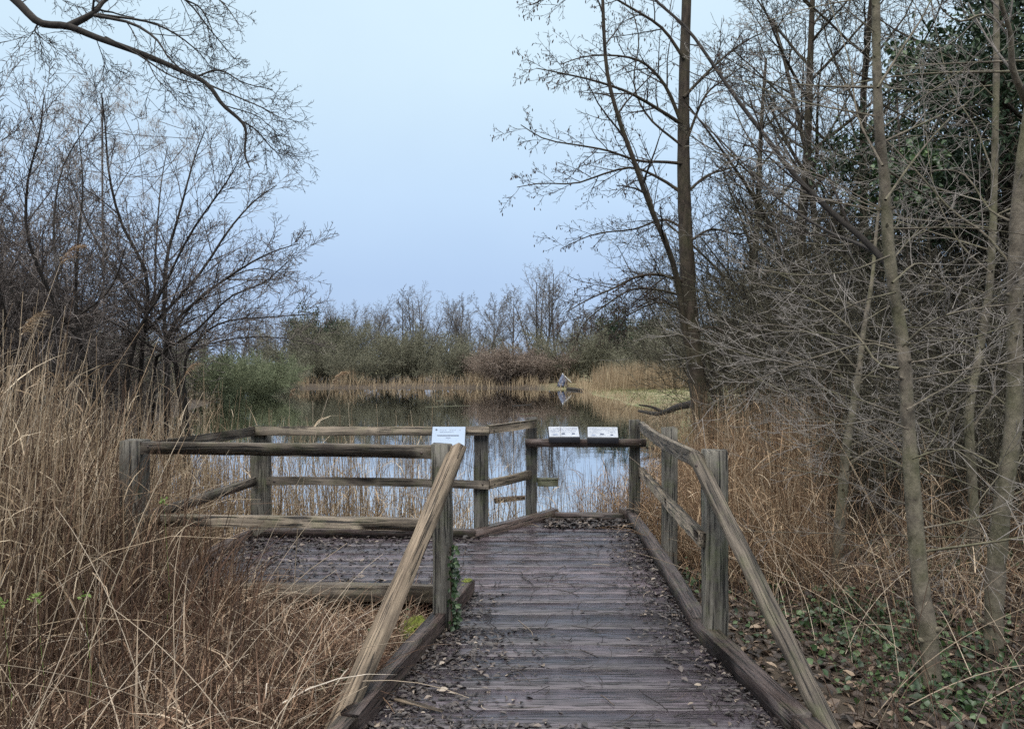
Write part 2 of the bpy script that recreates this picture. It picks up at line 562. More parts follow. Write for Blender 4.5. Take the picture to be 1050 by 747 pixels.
G = Geo()
G.add([(-26, 6.0, WATER_Z), (7.5, 6.0, WATER_Z), (7.5, 66, WATER_Z), (-26, 66, WATER_Z)], [(0, 1, 2, 3)])
tag(G.build('pond_water', water_mat()), kind='structure')


# ------------------------------------------------------------------ timber
def beam(name, p0, p1, w, h, mat, parent, jit=0.004, roll=0.0, taper=1.0):
    """rough sawn timber from p0 to p1: w sideways, h upright; origin of the mesh at p0, local X along it"""
    p0, p1 = Vector(p0), Vector(p1)
    d = p1 - p0
    L = d.length
    n = max(4, int(L / 0.12))
    prof = []
    b = 0.055
    for sx, sy in ((-1, -1), (1, -1), (1, 1), (-1, 1)):
        q = [(sx * (1 - b), sy), (sx, sy * (1 - b))]
        if sx * sy > 0:
            q = q[::-1] if sx < 0 else q[::-1]
        prof += q
    ang = [math.atan2(y, x) for x, y in prof]
    prof = [p for _, p in sorted(zip(ang, prof))]
    k = len(prof)
    V = []
    bow = random.uniform(-1, 1) * 0.006 * L
    bow2 = random.uniform(-1, 1) * 0.005 * L
    pj = [(random.uniform(-1, 1) * jit, random.uniform(-1, 1) * jit) for _ in range(k)]
    for i in range(n + 1):
        t = i / n
        sc = 1 + (taper - 1) * t
        for j, (x, y) in enumerate(prof):
            jx = random.uniform(-1, 1) * jit * 0.6 + pj[j][0]
            jy = random.uniform(-1, 1) * jit * 0.6 + pj[j][1]
            e = random.uniform(-1, 1) * jit * 1.5 if i in (0, n) else 0
            V.append((t * L + e, x * w / 2 * sc + jx + bow * math.sin(math.pi * t), y * h / 2 * sc + jy + bow2 * math.sin(math.pi * t)))
    G = Geo()
    V = np.array(V)
    f = []
    for i in range(n):
        for j in range(k):
            a, c = i * k + j, i * k + (j + 1) % k
            f.append((a, c, c + k, a + k))
    G.add(V, f)
    # end caps
    for i, rev in ((0, True), (n, False)):
        loop = list(range(i * k, i * k + k))
        G.L.append(np.array(loop[::-1] if rev else loop))
        G.S.append(np.array([G.nl]))
        G.nl += k
    o = G.build(name, mat, parent)
    if name in ('rail', 'sloping_rail', 'board'):
        for bx in ([.06, L - .06] if name != 'sloping_rail' else [.09]):
            Gb_ = Geo()
            a_ = [2 * math.pi * q / 10 for q in range(10)]
            dx, dz = random.uniform(-.01, .01), random.uniform(-.012, .012)
            ring = [(bx + dx + .0085 * math.cos(q), -w / 2 - .004, dz + .0085 * math.sin(q)) for q in a_]
            ring2 = [(bx + dx + .0085 * math.cos(q), -w / 2 + .008, dz + .0085 * math.sin(q)) for q in a_]
            Gb_.add(np.array(ring + ring2), [(q, (q + 1) % 10, 10 + (q + 1) % 10, 10 + q) for q in range(10)])
            Gb_.L.append(np.arange(10)[::-1])
            Gb_.S.append(np.array([Gb_.nl]))
            Gb_.nl += 10
            Gb_.build('bolt', M['bolt'], o)
    X = d.normalized()
    ref = UP if abs(X.z) < 0.95 else Vector((0, 1, 0))
    Y = ref.cross(X).normalized()
    Z = X.cross(Y)
    if roll:
        R = Matrix.Rotation(roll, 3, X)
        Y, Z = R @ Y, R @ Z
    mw = Matrix((X, Y, Z)).transposed().to_4x4()
    off = parent.location if parent is not None else Vector()
    mw.translation = p0 - off
    o.matrix_local = mw
    return o


def post(x, y, top, w, parent, bottom=-0.5, lean=(0, 0)):
    g = float(gz(x, y))
    bottom = min(bottom, g - 0.1)
    return beam('post', (x, y, bottom), (x + lean[0], y + lean[1], top), w, w, M['post'], parent, 0.004)


# deck ------------------------------------------------------------
def lerp_tab(tab, y):
    return float(np.interp(y, [a for a, _ in tab], [b for _, b in tab]))


XMIN_MAIN = [(0, -0.95), (2.3, -0.80), (3.05, -0.66), (4.25, -0.44), (4.85, -0.34), (4.851, -2.38), (6.5, -2.28), (6.52, -0.30), (7.15, 0.22), (7.4, 0.38)]
XMAX_MAIN = [(0, 1.5), (2.2, 1.30), (3.05, 1.18), (4.1, 1.09), (7.2, 1.17), (7.4, 1.17)]
platform = empty('viewing_platform', (0.3, 5.0, 0))
tag(platform, 'wet dark plank boardwalk and platform strewn with leaves', 'boardwalk')
G = Geo()
y = 0.6
pr = random.Random(3)
while y < 7.14:
    w = pr.uniform(0.15, 0.19) if pr.random() < .7 else pr.uniform(0.20, 0.23)
    yc = y + w / 2
    x0, x1 = lerp_tab(XMIN_MAIN, yc), lerp_tab(XMAX_MAIN, yc)
    cuts = [x0, x1]
    if x1 - x0 > 2.4:
        cuts = [x0, -0.36 + pr.uniform(-.02, .02), x1]
    for a, c in zip(cuts[:-1], cuts[1:]):
        nseg = max(6, int((c - a) / .15))
        tz = pr.uniform(-0.003, 0.003)
        rot = pr.uniform(-0.003, 0.003)
        V = []
        for i in range(nseg + 1):
            t = i / nseg
            xx = a + (c - a - 0.004) * t
            e0, e1 = pr.uniform(-.0025, .0025), pr.uniform(-.0025, .0025)
            zz = tz + rot * (t - .5) * 2 + pr.uniform(-.0012, .0012)
            ya, yb = y + e0 + rot * (t - .5), y + w + e1 + rot * (t - .5)
            V += [(xx, ya, zz - 0.035), (xx, ya - .0005, zz - .003), (xx, ya + .004, zz), (xx, (ya + yb) / 2, zz + .0003), (xx, yb - .004, zz), (xx, yb, zz - .003), (xx, yb, zz - .035)]
        f = []
        for i in range(nseg):
            for j in range(6):
                q = i * 7 + j
                f.append((q, q + 7, q + 8, q + 1))
        G.add(np.array(V), f)
    y += w + (pr.uniform(0.005, 0.009) if pr.random() < .45 else pr.uniform(0.010, 0.018))
G.build('deck', M['deck'], platform, origin=platform.location)
# joists under the boards
for yj in (3.0, 4.3, 5.6, 6.9):
    beam('joist', (lerp_tab(XMIN_MAIN, yj) + .03, yj, -0.10), (lerp_tab(XMAX_MAIN, yj) - .03, yj, -0.10), 0.07, 0.12, M['kerb'], platform)
kerbs = [
    ((-0.285, 4.87, 0.045), (-0.655, 3.0, 0.045), 0.085, 0.085),
    ((-0.66, 2.98, 0.045), (-0.86, 2.0, 0.045), 0.085, 0.085),
    ((1.145, 7.08, 0.045), (1.05, 4.12, 0.05), 0.08, 0.085),
    ((1.04, 4.14, 0.045), (1.17, 3.0, 0.045), 0.095, 0.085),
    ((1.175, 2.97, 0.045), (1.30, 2.0, 0.045), 0.095, 0.085),
    ((-2.3, 4.83, 0.02), (-0.40, 4.80, 0.02), 0.07, 0.10),
    ((-2.3, 6.46, 0.03), (-0.30, 6.42, 0.03), 0.08, 0.08),
    ((-0.33, 6.40, 0.035), (0.43, 7.33, 0.035), 0.075, 0.085),
    ((0.42, 7.17, 0.03), (1.07, 7.15, 0.03), 0.075, 0.075),
    ((-2.36, 4.9, 0.03), (-2.27, 6.4, 0.03), 0.07, 0.08),
    ((1.06, 7.20, 0.05), (1.12, 7.10, 0.06), 0.06, 0.11),
]
for k, (a, c, w, h) in enumerate(kerbs):
    beam('kerb', a, c, w, h, M['rail'] if k == 5 else M['kerb'], platform, 0.005)
# short packers that lift the kerbs off the boards are hidden; cushions of moss on the left kerb end
moss_g = Geo()


def mound(G, c, rx, ry, rz, n=10, m=16, jit=.25):
    V, f = [], []
    for i in range(n + 1):
        th = math.pi / 2 * i / n
        for j in range(m):
            a = 2 * math.pi * j / m
            k = 1 + random.uniform(-jit, jit) * (0.4 if i == n else 1)
            V.append((c[0] + rx * math.cos(th) * math.cos(a) * k, c[1] + ry * math.cos(th) * math.sin(a) * k, c[2] + rz * math.sin(th) * k))
    for i in range(n):
        for j in range(m):
            f.append((i * m + j, i * m + (j + 1) % m, (i + 1) * m + (j + 1) % m, (i + 1) * m + j))
    G.add(np.array(V), f)


mound(moss_g, (-0.288, 4.84, 0.083), 0.036, 0.05, 0.016)
mound(moss_g, (-0.31, 4.74, 0.083), 0.025, 0.035, 0.008)
moss_g.build('moss', M['moss'], platform, True, platform.location)

# railings --------------------------------------------------------
rl = empty('timber_railing', (-1.2, 5.6, 0))
tag(rl, 'weathered fence round the platform with a pale rail sloping down left of the boardwalk', 'railing')
post(-0.405, 4.25, 1.044, 0.105, rl)
post(-2.44, 4.80, 1.01, 0.135, rl)
post(-2.20, 6.49, 0.955, 0.135, rl)
post(-0.27, 6.58, 0.955, 0.12, rl)
post(0.19, 7.22, 0.985, 0.10, rl)
beam('rail', (-2.37, 4.76, 0.965), (-0.455, 4.27, 0.997), 0.045, 0.07, M['rail'], rl)
beam('rail', (-2.37, 4.76, 0.50), (-0.455, 4.27, 0.575), 0.045, 0.068, M['rail'], rl)
beam('rail', (-2.40, 4.87, 0.955), (-2.23, 6.40, 0.925), 0.045, 0.075, M['rail'], rl)
beam('rail', (-2.40, 4.87, 0.50), (-2.23, 6.40, 0.492), 0.045, 0.07, M['rail'], rl)
beam('rail', (-2.27, 6.395, 0.928), (-0.20, 6.485, 0.920), 0.045, 0.075, M['rail'], rl)
beam('rail', (-2.13, 6.44, 0.492), (-0.20, 6.49, 0.445), 0.045, 0.07, M['rail'], rl)
beam('rail', (-0.21, 6.555, 0.925), (0.22, 7.145, 0.935), 0.045, 0.075, M['rail'], rl)
beam('rail', (-0.21, 6.56, 0.445), (0.17, 7.14, 0.445), 0.045, 0.075, M['rail'], rl)
beam('rail_stub', (0.243, 7.22, 0.36), (0.452, 7.22, 0.355), 0.06, 0.072, M['stub'], rl)
beam('sloping_rail', (-0.315, 4.235, 1.03), (-0.755, 2.96, -0.06), 0.095, 0.055, M['pale_rail'], rl, 0.006, roll=0.5)

rr = empty('timber_railing', (1.2, 5.3, 0))
tag(rr, 'weathered railing right of the boardwalk, its top rail dropping to the ground in front', 'railing')
post(1.185, 7.17, 0.965, 0.095, rr)
post(1.225, 5.78, 1.01, 0.105, rr)
post(1.10, 4.02, 1.035, 0.115, rr)
beam('rail', (1.235, 7.10, 0.915), (1.005, 4.03, 0.985), 0.05, 0.08, M['rail'], rr)
beam('rail', (1.235, 7.10, 0.478), (1.025, 3.98, 0.56), 0.05, 0.075, M['rail'], rr)
beam('sloping_rail', (0.995, 4.02, 1.005), (1.315, 2.93, -0.06), 0.09, 0.055, M['rail'], rr, 0.006, roll=-0.45)

cb = empty('crossbar', (0.7, 7.1, 0.75))
tag(cb, 'brown timber crossbar closing the end of the boardwalk under two sloped panels', 'crossbar')
beam('board', (0.13, 7.105, 0.752), (1.27, 7.065, 0.752), 0.10, 0.075, M['kerb'], cb)

st = empty('timber_stump', (1.39, 2.9, 0))
tag(st, 'low grey timber stump in leaf litter at foot of the sloping rail', 'stump')
beam('stake', (1.39, 2.9, -0.35), (1.395, 2.9, 0.035), 0.15, 0.10, M['post'], st)


# information panels ----------------------------------------------
def info_panel(loc, rz, w, slope, rise, thick, face, label, kind):
    root = empty('information_panel', loc, rz)
    tag(root, label, 'information panel', 'information panels on the rails')
    G = Geo()
    b = 0.004
    y0, y1 = -slope / 2, slope / 2
    z0, z1 = 0.0, rise
    # wedge body: front edge low, back edge high
    V = [(-w / 2, y0, z0 - thick), (w / 2, y0, z0 - thick), (w / 2, y1, z1 - thick), (-w / 2, y1, z1 - thick),
         (-w / 2, y0, z0), (w / 2, y0, z0), (w / 2, y1, z1), (-w / 2, y1, z1)]
    G.add(np.array(V), [(3, 2, 1, 0), (4, 5, 6, 7), (0, 1, 5, 4), (1, 2, 6, 5), (2, 3, 7, 6), (3, 0, 4, 7)])
    body = G.build('tray', M['black'], root)
    bm = body.modifiers.new('b', 'BEVEL')
    bm.width = b
    bm.segments = 2
    nz = Vector((0, -(z1 - z0), slope)).normalized()

    def strip(G, u0, v0, u1, v1, lift):
        q = []
        for u, v in ((u0, v0), (u1, v0), (u1, v1), (u0, v1)):
            p = Vector((-w / 2 + u * w, y0 + v * slope, z0 + v * (z1 - z0))) + nz * lift
            q.append(tuple(p))
        G.add(np.array(q), [(0, 1, 2, 3)])
    G = Geo()
    strip(G, 0.02, 0.03, 0.98, 0.97, 0.002)
    face_o = G.build('print_sheet', face, root)
    G1, G2 = Geo(), Geo()
    r = random.Random(len(label))
    if kind == 'notice':
        strip(G2, 0.17, 0.52, 0.80, 0.56, 0.0035)
        strip(G2, 0.11, 0.78, 0.16, 0.86, 0.0035)
        strip(G1, 0.42, 0.42, 0.56, 0.46, 0.0035)
        for k in range(9):
            u = 0.24 + k * .07
            if k % 4 != 3:
                strip(G1, u, 0.79 - .01 * (k % 2), u + .045, 0.82, 0.0035)
        for k in range(6):
            strip(G1, 0.24, 0.70 - k * .0, 0.24 + .08 * k, 0.71, 0.0034 + k * 0.0002)
    else:
        for row in range(5):
            v = 0.84 - row * .105
            u = 0.07
            while u < 0.92:
                l = r.uniform(.03, .10)
                if r.random() < .75:
                    strip(G1, u, v, min(u + l, .94), v + .028, 0.0035)
                u += l + r.uniform(.012, .03)
        for k in range(3):
            u = 0.10 + 0.3 * k + r.uniform(0, .06)
            v = 0.17 + r.uniform(0, .1)
            a = r.uniform(.08, .15)
            strip(G2 if k else G1, u, v, u + a, v + .10, 0.0035)
            strip(G1, u - .03, v - .035, u + a + .05, v - .015, 0.0035)
    if G1.V: G1.build('lettering', M['ink'], face_o)
    if G2.V: G2.build('print', M['ink_dark'], face_o)
    for sx in (-1, 1):
        G = Geo()
        G.box((sx * w * .3, slope * .28, (z0 + z1) / 2 - thick - 0.02), (0.04, slope * .4, 0.05))
        G.build('bracket', M['black'], root)
    return root


info_panel((0.495, 7.08, 0.815), 0.0, 0.295, 0.19, 0.085, 0.055, M['panel'], 'sloped white information panel on the crossbar, the one nearer the mossy rail stub', 'board')
info_panel((0.865, 7.07, 0.812), -0.10, 0.295, 0.19, 0.085, 0.055, M['panel'], 'sloped white information panel on the crossbar, the one nearer the right railing', 'board')
info_panel((-0.545, 6.36, 0.80), 0.0, 0.295, 0.13, 0.165, 0.02, M['panel_blue'], 'pale blue notice panel on the far rail, seen over the front post', 'notice')


# ------------------------------------------------------------------ tree growth
def rv():
    return Vector((random.gauss(0, 1), random.gauss(0, 1), random.gauss(0, 1))) * 0.577


class Tree:
    def __init__(self, P):
        self.P = P
        self.trunk, self.crown = Tubes(), Tubes()
        self.tips = []

    def coll(self, lv):
        return self.trunk if lv < self.P.get('trunk_lv', 2) else self.crown

    def grow(self, p, d, L, r, lv):
        P = self.P
        n = P['n'][lv]
        pts, step = [p], L / n
        q = p
        wig, tr = P['wig'][lv], P['trop'][lv]
        for i in range(n):
            d = (d + rv() * wig + UP * tr).normalized()
            q = q + d * step
            pts.append(q)
        r1 = max(P['rmin'] * .6, r * P.get('taper', 0.35))
        radii = [r + (r1 - r) * i / n for i in range(n + 1)]
        self.coll(lv).add(pts, radii)
        if lv >= P['levels'] - 1:
            self.tips.append((pts[-1], d))
        else:
            self.spawn(pts, radii, L, lv)

    def spawn(self, pts, radii, L, lv, nc=None, lo=None, ratio=None, side=None):
        P = self.P
        nc = P['nc'][lv] if nc is None else nc
        nc = max(1, int(nc * random.uniform(0.75, 1.25) + .5))
        lo = P['lo'][lv] if lo is None else lo
        ratio = P['ratio'][lv] if ratio is None else ratio
        n = len(pts) - 1
        ph = random.uniform(0, 6.28)
        for k in range(nc):
            t = lo + (1 - lo) * (k + random.random()) / nc
            f = min(t * n, n - 1e-4)
            i = int(f)
            u = f - i
            a, b = pts[i], pts[i + 1]
            pos = a.lerp(b, u)
            tan = (b - a).normalized()
            rl_ = radii[i] * (1 - u) + radii[i + 1] * u
            ref = UP if abs(tan.z) < .9 else Vector((1, 0, 0))
            e1 = tan.cross(ref).normalized()
            e2 = tan.cross(e1)
            az = ph + k * 2.4 + random.uniform(-.5, .5)
            ang = P['ang'][lv] * random.uniform(0.7, 1.3)
            perp = e1 * math.cos(az) + e2 * math.sin(az)
            if side is not None:
                perp = (perp + side * 0.8).normalized()
            cd = (tan * math.cos(ang) + perp * math.sin(ang)).normalized()
            cl = L * ratio * (1 - 0.55 * t) * random.uniform(0.55, 1.3)
            cr = max(P['rmin'], min(rl_ * P['rr'], rl_ * 0.9))
            self.grow(pos, cd, cl, cr, lv + 1)

    def limb(self, pts, r0, r1, lv, n=None, nc=None, lo=0.15, Lk=None, ratio=None, bump=0.03, side=None):
        """a given path (world points), then its own branches"""
        pts = smooth(pts, n or max(8, len(pts) * 4))
        m = len(pts) - 1
        radii = [(r0 + (r1 - r0) * (i / m) ** 0.9) * (1 + random.uniform(-bump, bump)) for i in range(m + 1)]
        self.coll(lv).add(pts, radii)
        L = sum((pts[i + 1] - pts[i]).length for i in range(m))
        if nc != 0:
            self.spawn(pts, radii, Lk or L, lv, nc, lo, ratio, side)
        return pts, radii


def smooth(pts, n):
    pts = [Vector(p) for p in pts]
    if len(pts) == 2:
        return [pts[0].lerp(pts[1], i / n) for i in range(n + 1)]
    ex = [pts[0] * 2 - pts[1]] + pts + [pts[-1] * 2 - pts[-2]]
    out = []
    m = len(pts) - 1
    for i in range(n + 1):
        t = i / n * m
        k = min(int(t), m - 1)
        u = t - k
        a, b, c, d = ex[k:k + 4]
        out.append(0.5 * ((2 * b) + (c - a) * u + (2 * a - 5 * b + 4 * c - d) * u * u + (3 * b - a - 3 * c + d) * u ** 3))
    return out


def build_tree(T, name, base, label, cat, bark, twigs, group=None, crown_name='crown'):
    root = empty(name, base)
    tag(root, label, cat, group)
    T.trunk.build('trunk', bark, root, base)
    T.crown.build(crown_name, twigs, root, base)
    return root


def blobs(tips, size, mat, name, root, base, per=1, droop=True, keep=1.0, spread=0.05):
    """little hanging catkins near the twig ends"""
    P, Dd = [], []
    for p, d in tips:
        if random.random() > keep:
            continue
        for _ in range(per):
            P.append(tuple(p + rv() * spread))
    if not P:
        return
    P = np.array(P)
    m = len(P)
    az = RNG.uniform(0, 6.28, m)
    L = RNG.uniform(.6, 1.3, m) * size
    pts = arcs(P, L, az, np.full(m, math.pi - 0.4) + RNG.normal(0, .4, m), np.full(m, .2), 3)
    R = np.array([0.35, 1.0, 0.9, 0.2])[None, :] * (L * 0.16)[:, None]
    T = Tubes()
    T.batch(pts, R, 4)
    o = T.build(name, mat, root, base)
    o['kind'] = 'stuff'


# --- the alder by the water --------------------------------------
ALDER = dict(n=[8, 6, 5, 4, 3], wig=[.1, .14, .16, .18, .2], trop=[.05, .03, .0, -.02, -.05], nc=[12, 7, 6, 4, 0], lo=[.2, .15, .12, .1],
             ratio=[.5, .55, .5, .5], ang=[1.2, .75, .8, .8], rr=.5, rmin=.0042, levels=5, taper=.3, trunk_lv=2)
DA = 12.5
T = Tree(ALDER)
b0 = at(729, 470, DA)
base = Vector((b0.x, b0.y, float(gz(b0.x, b0.y)) - .05))
main, mr = T.limb([base, at(722, 440, DA), at(716, 400, DA), at(710, 350, DA), at(706, 300, DA), at(703, 240, DA), at(701, 180, DA + .05), at(701, 120, DA + .1), at(702, 60, DA + .1), at(704, 0, DA + .1), at(705, -60, DA), at(704, -120, DA)],
                  0.172, 0.062, 0, 44, nc=0)
# root flare
for s in (-1, 1):
    T.trunk.add([base + Vector((s * .10, -.05, .9)), base + Vector((s * .15, -.08, .35)), base + Vector((s * .27, -.12, -.05))], [.08, .10, .11])
T.limb([at(716, 410, DA), at(703, 345, DA - .1), at(695, 290, DA - .2), at(685, 255, DA - .4), at(668, 215, DA - .6), at(650, 165, DA - .8), at(634, 120, DA - .9), at(622, 70, DA - 1), at(618, 0, DA - 1), at(616, -60, DA - 1)],
       0.060, 0.022, 1, 30, nc=15, lo=.35, Lk=3.6, ratio=.42)
alder_limbs = [
    ([(700, 130), (686, 95), (672, 75), (655, 62), (630, 57), (600, 58), (575, 66)], -.5, .035),
    ([(700, 128), (675, 112), (645, 95), (610, 83), (575, 75), (550, 70)], -1.2, .035),
    ([(700, 150), (665, 120), (650, 85), (655, 40), (645, 0)], .6, .022),
    ([(702, 168), (680, 166), (655, 165), (625, 155), (600, 150), (560, 143), (534, 128)], -.8, .03),
    ([(702, 200), (680, 185), (650, 172), (620, 178), (590, 188), (555, 188), (530, 192)], .7, .03),
    ([(703, 290), (680, 282), (655, 283), (630, 295), (605, 306), (580, 320)], -1.0, .032),
    ([(704, 305), (680, 298), (650, 296), (625, 310), (600, 330), (590, 350)], .8, .026),
    ([(704, 320), (675, 310), (640, 325), (610, 340)], .2, .02),
    ([(702, 235), (680, 225), (650, 235), (610, 240), (575, 255)], 1.2, .025),
    ([(701, 60), (680, 30), (650, 10), (610, -10), (570, -5), (545, 5)], -.5, .03),
    ([(701, 100), (730, 70), (760, 45), (790, 30)], .4, .03),
    ([(702, 150), (722, 100), (745, 80), (770, 62)], -.4, .026),
    ([(703, 250), (730, 235), (760, 240), (790, 225)], .8, .026),
    ([(704, 345), (730, 335), (750, 345), (770, 330), (800, 325)], -1., .022),
    ([(706, 360), (730, 370), (752, 385), (790, 380)], .6, .018),
    ([(702, 200), (725, 180), (755, 170), (790, 150)], 1.2, .028),
    ([(704, -20), (660, -50), (600, -60), (560, -50)], 0, .03),
    ([(704, -40), (740, -60), (790, -50)], 0, .03),
]
for pl, dd, r in alder_limbs:
    n_ = len(pl) - 1
    T.limb([at(x, y_, DA + dd * i / n_) for i, (x, y_) in enumerate(pl)], r, .007, 1, 14, nc=14, lo=.15, Lk=2.0, ratio=.5)
alder = build_tree(T, 'alder_tree', base, 'tall bare alder with dark trunk and thin twin stem at the water, behind right railing', 'tree', M['alder'], M['twig'])
blobs(T.tips, .05, M['catkin'], 'catkins', alder, base, 1, keep=.3, spread=.05)

# --- slender pale trees in the right foreground -------------------
ASH = dict(n=[8, 7, 6, 4, 3], wig=[.1, .09, .10, .12, .15], trop=[.05, .03, .03, .02, .0], nc=[12, 6, 4, 2, 0], lo=[.2, .2, .2, .2],
           ratio=[.5, .6, .6, .5], ang=[1.1, .6, .6, .6], rr=.5, rmin=.0016, levels=5, taper=.3, trunk_lv=2)


def pale_tree(D, trunk_px, r0, r1, limbs, label, Lk=1.2, nc=8, twig_mat='pale_twig', bark='pale_bark', name='young_tree', lo=.2, side=18):
    T = Tree(ASH)
    x, y_ = trunk_px[0]
    b = at(x, y_, D)
    base = Vector((b.x, b.y, float(gz(b.x, b.y)) - .05))
    pts = [base] + [at(px, py, D + dd) for px, py, dd in trunk_px[1]]
    pts = [p + Vector((random.uniform(-1, 1), random.uniform(-1, 1), 0)) * .012 for p in pts]
    tp, tr = T.limb(pts, r0, r1, 0, 56, nc=0, bump=.085)
    for k in range(side):
        i = random.randrange(10, 50)
        s_ = random.choice((-1, 1))
        Lb = random.uniform(.6, 1.5)
        dd = Vector((s_ * random.uniform(.6, 1), random.uniform(-.5, 1.0), random.uniform(-.05, .5))).normalized()
        q0 = tp[i]
        q1 = q0 + dd * Lb * .5 + rv() * .05
        q2 = q1 + (dd + UP * random.uniform(-.25, .15)).normalized() * Lb * .5
        T.limb([q0, q1, q2], random.uniform(.004, .008), .0018, 1, 10, nc=6, lo=.2, Lk=.9, ratio=.5)
    # small flare and knots
    for k in range(20):
        i = random.randrange(3, 50)
        a = random.uniform(0, 6.28)
        dv = Vector((math.cos(a), math.sin(a), .4))
        p = tp[i]
        T.trunk.add([p, p + dv * tr[i] * 1.25, p + dv * tr[i] * 1.6], [tr[i] * .45, tr[i] * .3, tr[i] * .12])
    for pl, dd, r, n2 in limbs:
        k = len(pl) - 1
        T.limb([at(px, py, D + dd * (i / k)) for i, (px, py) in enumerate(pl)], r, max(.002, r * .3), 1, 12, nc=n2, lo=lo, Lk=Lk, ratio=.5)
    return T, base


T, base = pale_tree(3.75, ((958, 700), [(953, 650, 0), (945, 600, 0), (937, 500, .05), (932, 430, .1), (925, 350, .15), (914, 270, .15), (907, 190, .15), (902, 130, .1), (898, 60, .1), (896, 0, .1), (894, -60, .1), (893, -160, .1)]),
                    .047, .014, [
    ([(922, 378), (900, 372), (880, 345), (850, 318), (815, 300), (770, 290)], .6, .009, 8),
    ([(922, 360), (890, 352), (850, 362), (810, 375), (765, 395), (720, 420)], .1, .007, 8),
    ([(925, 355), (955, 330), (990, 318), (1050, 310)], -.4, .008, 8),
    ([(915, 290), (945, 270), (985, 300), (1040, 312)], .7, .008, 8),
    ([(908, 205), (940, 160), (975, 120), (1010, 90)], .6, .009, 7),
    ([(912, 262), (870, 278), (820, 282), (770, 275)], -.6, .007, 7),
    ([(905, 170), (880, 120), (870, 60), (850, 0)], .8, .008, 7),
    ([(930, 420), (965, 400), (1000, 385), (1045, 375)], .5, .007, 7),
    ([(932, 440), (900, 430), (860, 440), (815, 470)], .4, .006, 6),
    ([(900, 90), (925, 50), (950, 10), (970, -40)], .2, .008, 6),
    ([(935, 470), (975, 460), (1010, 480), (1045, 470)], -.3, .006, 6),
    ([(918, 300), (880, 310), (840, 330), (800, 350), (770, 380)], 1.0, .007, 8)],
    'x', side=26)
pale1 = build_tree(T, 'young_tree', base, 'slender pale trunked young tree, second from the right edge, forking to a long limb', 'tree', M['pale_bark'], M['pale_twig'])
T = Tree(ASH)
for pl, dd, r, n2 in [
    ([(911, 272), (885, 245), (850, 215), (815, 180), (785, 140), (758, 105), (735, 72), (705, 30), (672, 0), (650, -30)], .9, .018, 14),
    ([(909, 264), (880, 250), (845, 235), (800, 205), (760, 165), (725, 130), (706, 112)], 1.8, .011, 12)]:
    k_ = len(pl) - 1
    T.limb([at(px, py, 3.9 + dd * (i / k_)) for i, (px, py) in enumerate(pl)], r, r * .4, 1, 24, nc=n2, lo=.15, Lk=1.3, ratio=.5)
T.trunk.build('leaning_limb', M['limb'], pale1, base)
T.crown.build('limb_twigs', M['twig'], pale1, base)

T, base = pale_tree(4.1, ((1018, 655), [(1021, 600, 0), (1028, 520, 0), (1037, 430, 0), (1042, 350, 0), (1044, 260, 0), (1047, 180, 0), (1056, 110, .0), (1062, 40, .1), (1065, -60, .1)]),
                    .052, .030, [
    ([(1056, 112), (1048, 95), (1038, 70), (1036, 35), (1027, 5), (1020, -40)], -.3, .024, 8),
    ([(1036, 30), (1010, 15), (985, 22), (965, 8), (955, -20)], -.2, .009, 6),
    ([(1043, 280), (1010, 240), (975, 215), (930, 165), (880, 120), (835, 95)], .5, .009, 8),
    ([(1042, 330), (1000, 345), (955, 350), (900, 355)], -.6, .007, 7),
    ([(1038, 420), (1005, 400), (965, 425), (925, 440)], .4, .007, 7),
    ([(1044, 230), (1015, 215), (990, 180), (960, 175), (925, 190)], .6, .008, 7),
    ([(1030, 480), (1000, 520), (985, 560), (960, 590)], -.3, .006, 6)],
    'x')
build_tree(T, 'young_tree', base, 'thick pale trunk at the right edge with a crooked limb curving overhead', 'tree', M['pale_bark'], M['pale_twig'])

T, base = pale_tree(5.6, ((858, 585), [(862, 540, 0), (864, 500, 0), (868, 460, 0), (876, 420, 0), (881, 380, 0), (884, 340, .1), (892, 290, .2), (900, 240, .3), (905, 180, .3)]),
                    .045, .008, [
    ([(876, 420), (850, 400), (820, 395), (780, 410)], .3, .007, 8),
    ([(866, 480), (895, 460), (930, 450), (970, 452)], .3, .007, 8),
    ([(880, 380), (850, 350), (810, 335), (760, 330)], .5, .007, 8),
    ([(885, 330), (920, 310), (960, 300), (1010, 270)], .3, .006, 7),
    ([(882, 370), (905, 345), (935, 335), (980, 345)], -.4, .006, 7)], 'x', Lk=1.0)
build_tree(T, 'young_tree', base, 'thin crooked sapling standing in the rusty reeds left of the slender pale tree', 'tree', M['pale_bark'], M['pale_twig'])

T, base = pale_tree(5.4, ((997, 600), [(998, 540, 0), (996, 480, 0), (994, 420, 0), (1005, 360, .1), (1015, 300, .1), (1018, 230, .1), (1020, 150, .1), (1022, 60, .1), (1022, -50, .1)]),
                    .038, .02, [
    ([(996, 440), (1020, 400), (1010, 370), (985, 350), (950, 345)], .4, .012, 8),
    ([(1010, 330), (985, 300), (940, 290), (890, 300)], .4, .006, 8),
    ([(1016, 280), (985, 250), (960, 200), (950, 140), (945, 60)], .6, .008, 8),
    ([(994, 430), (960, 415), (920, 405), (880, 415)], -.5, .006, 7),
    ([(1019, 180), (1000, 130), (975, 90), (960, 30), (952, -20)], .5, .008, 7)], 'x', Lk=1.2)
build_tree(T, 'young_tree', base, 'thin upright sapling between the slender pale tree and the thick right edge trunk', 'tree', M['pale_bark'], M['pale_twig'])

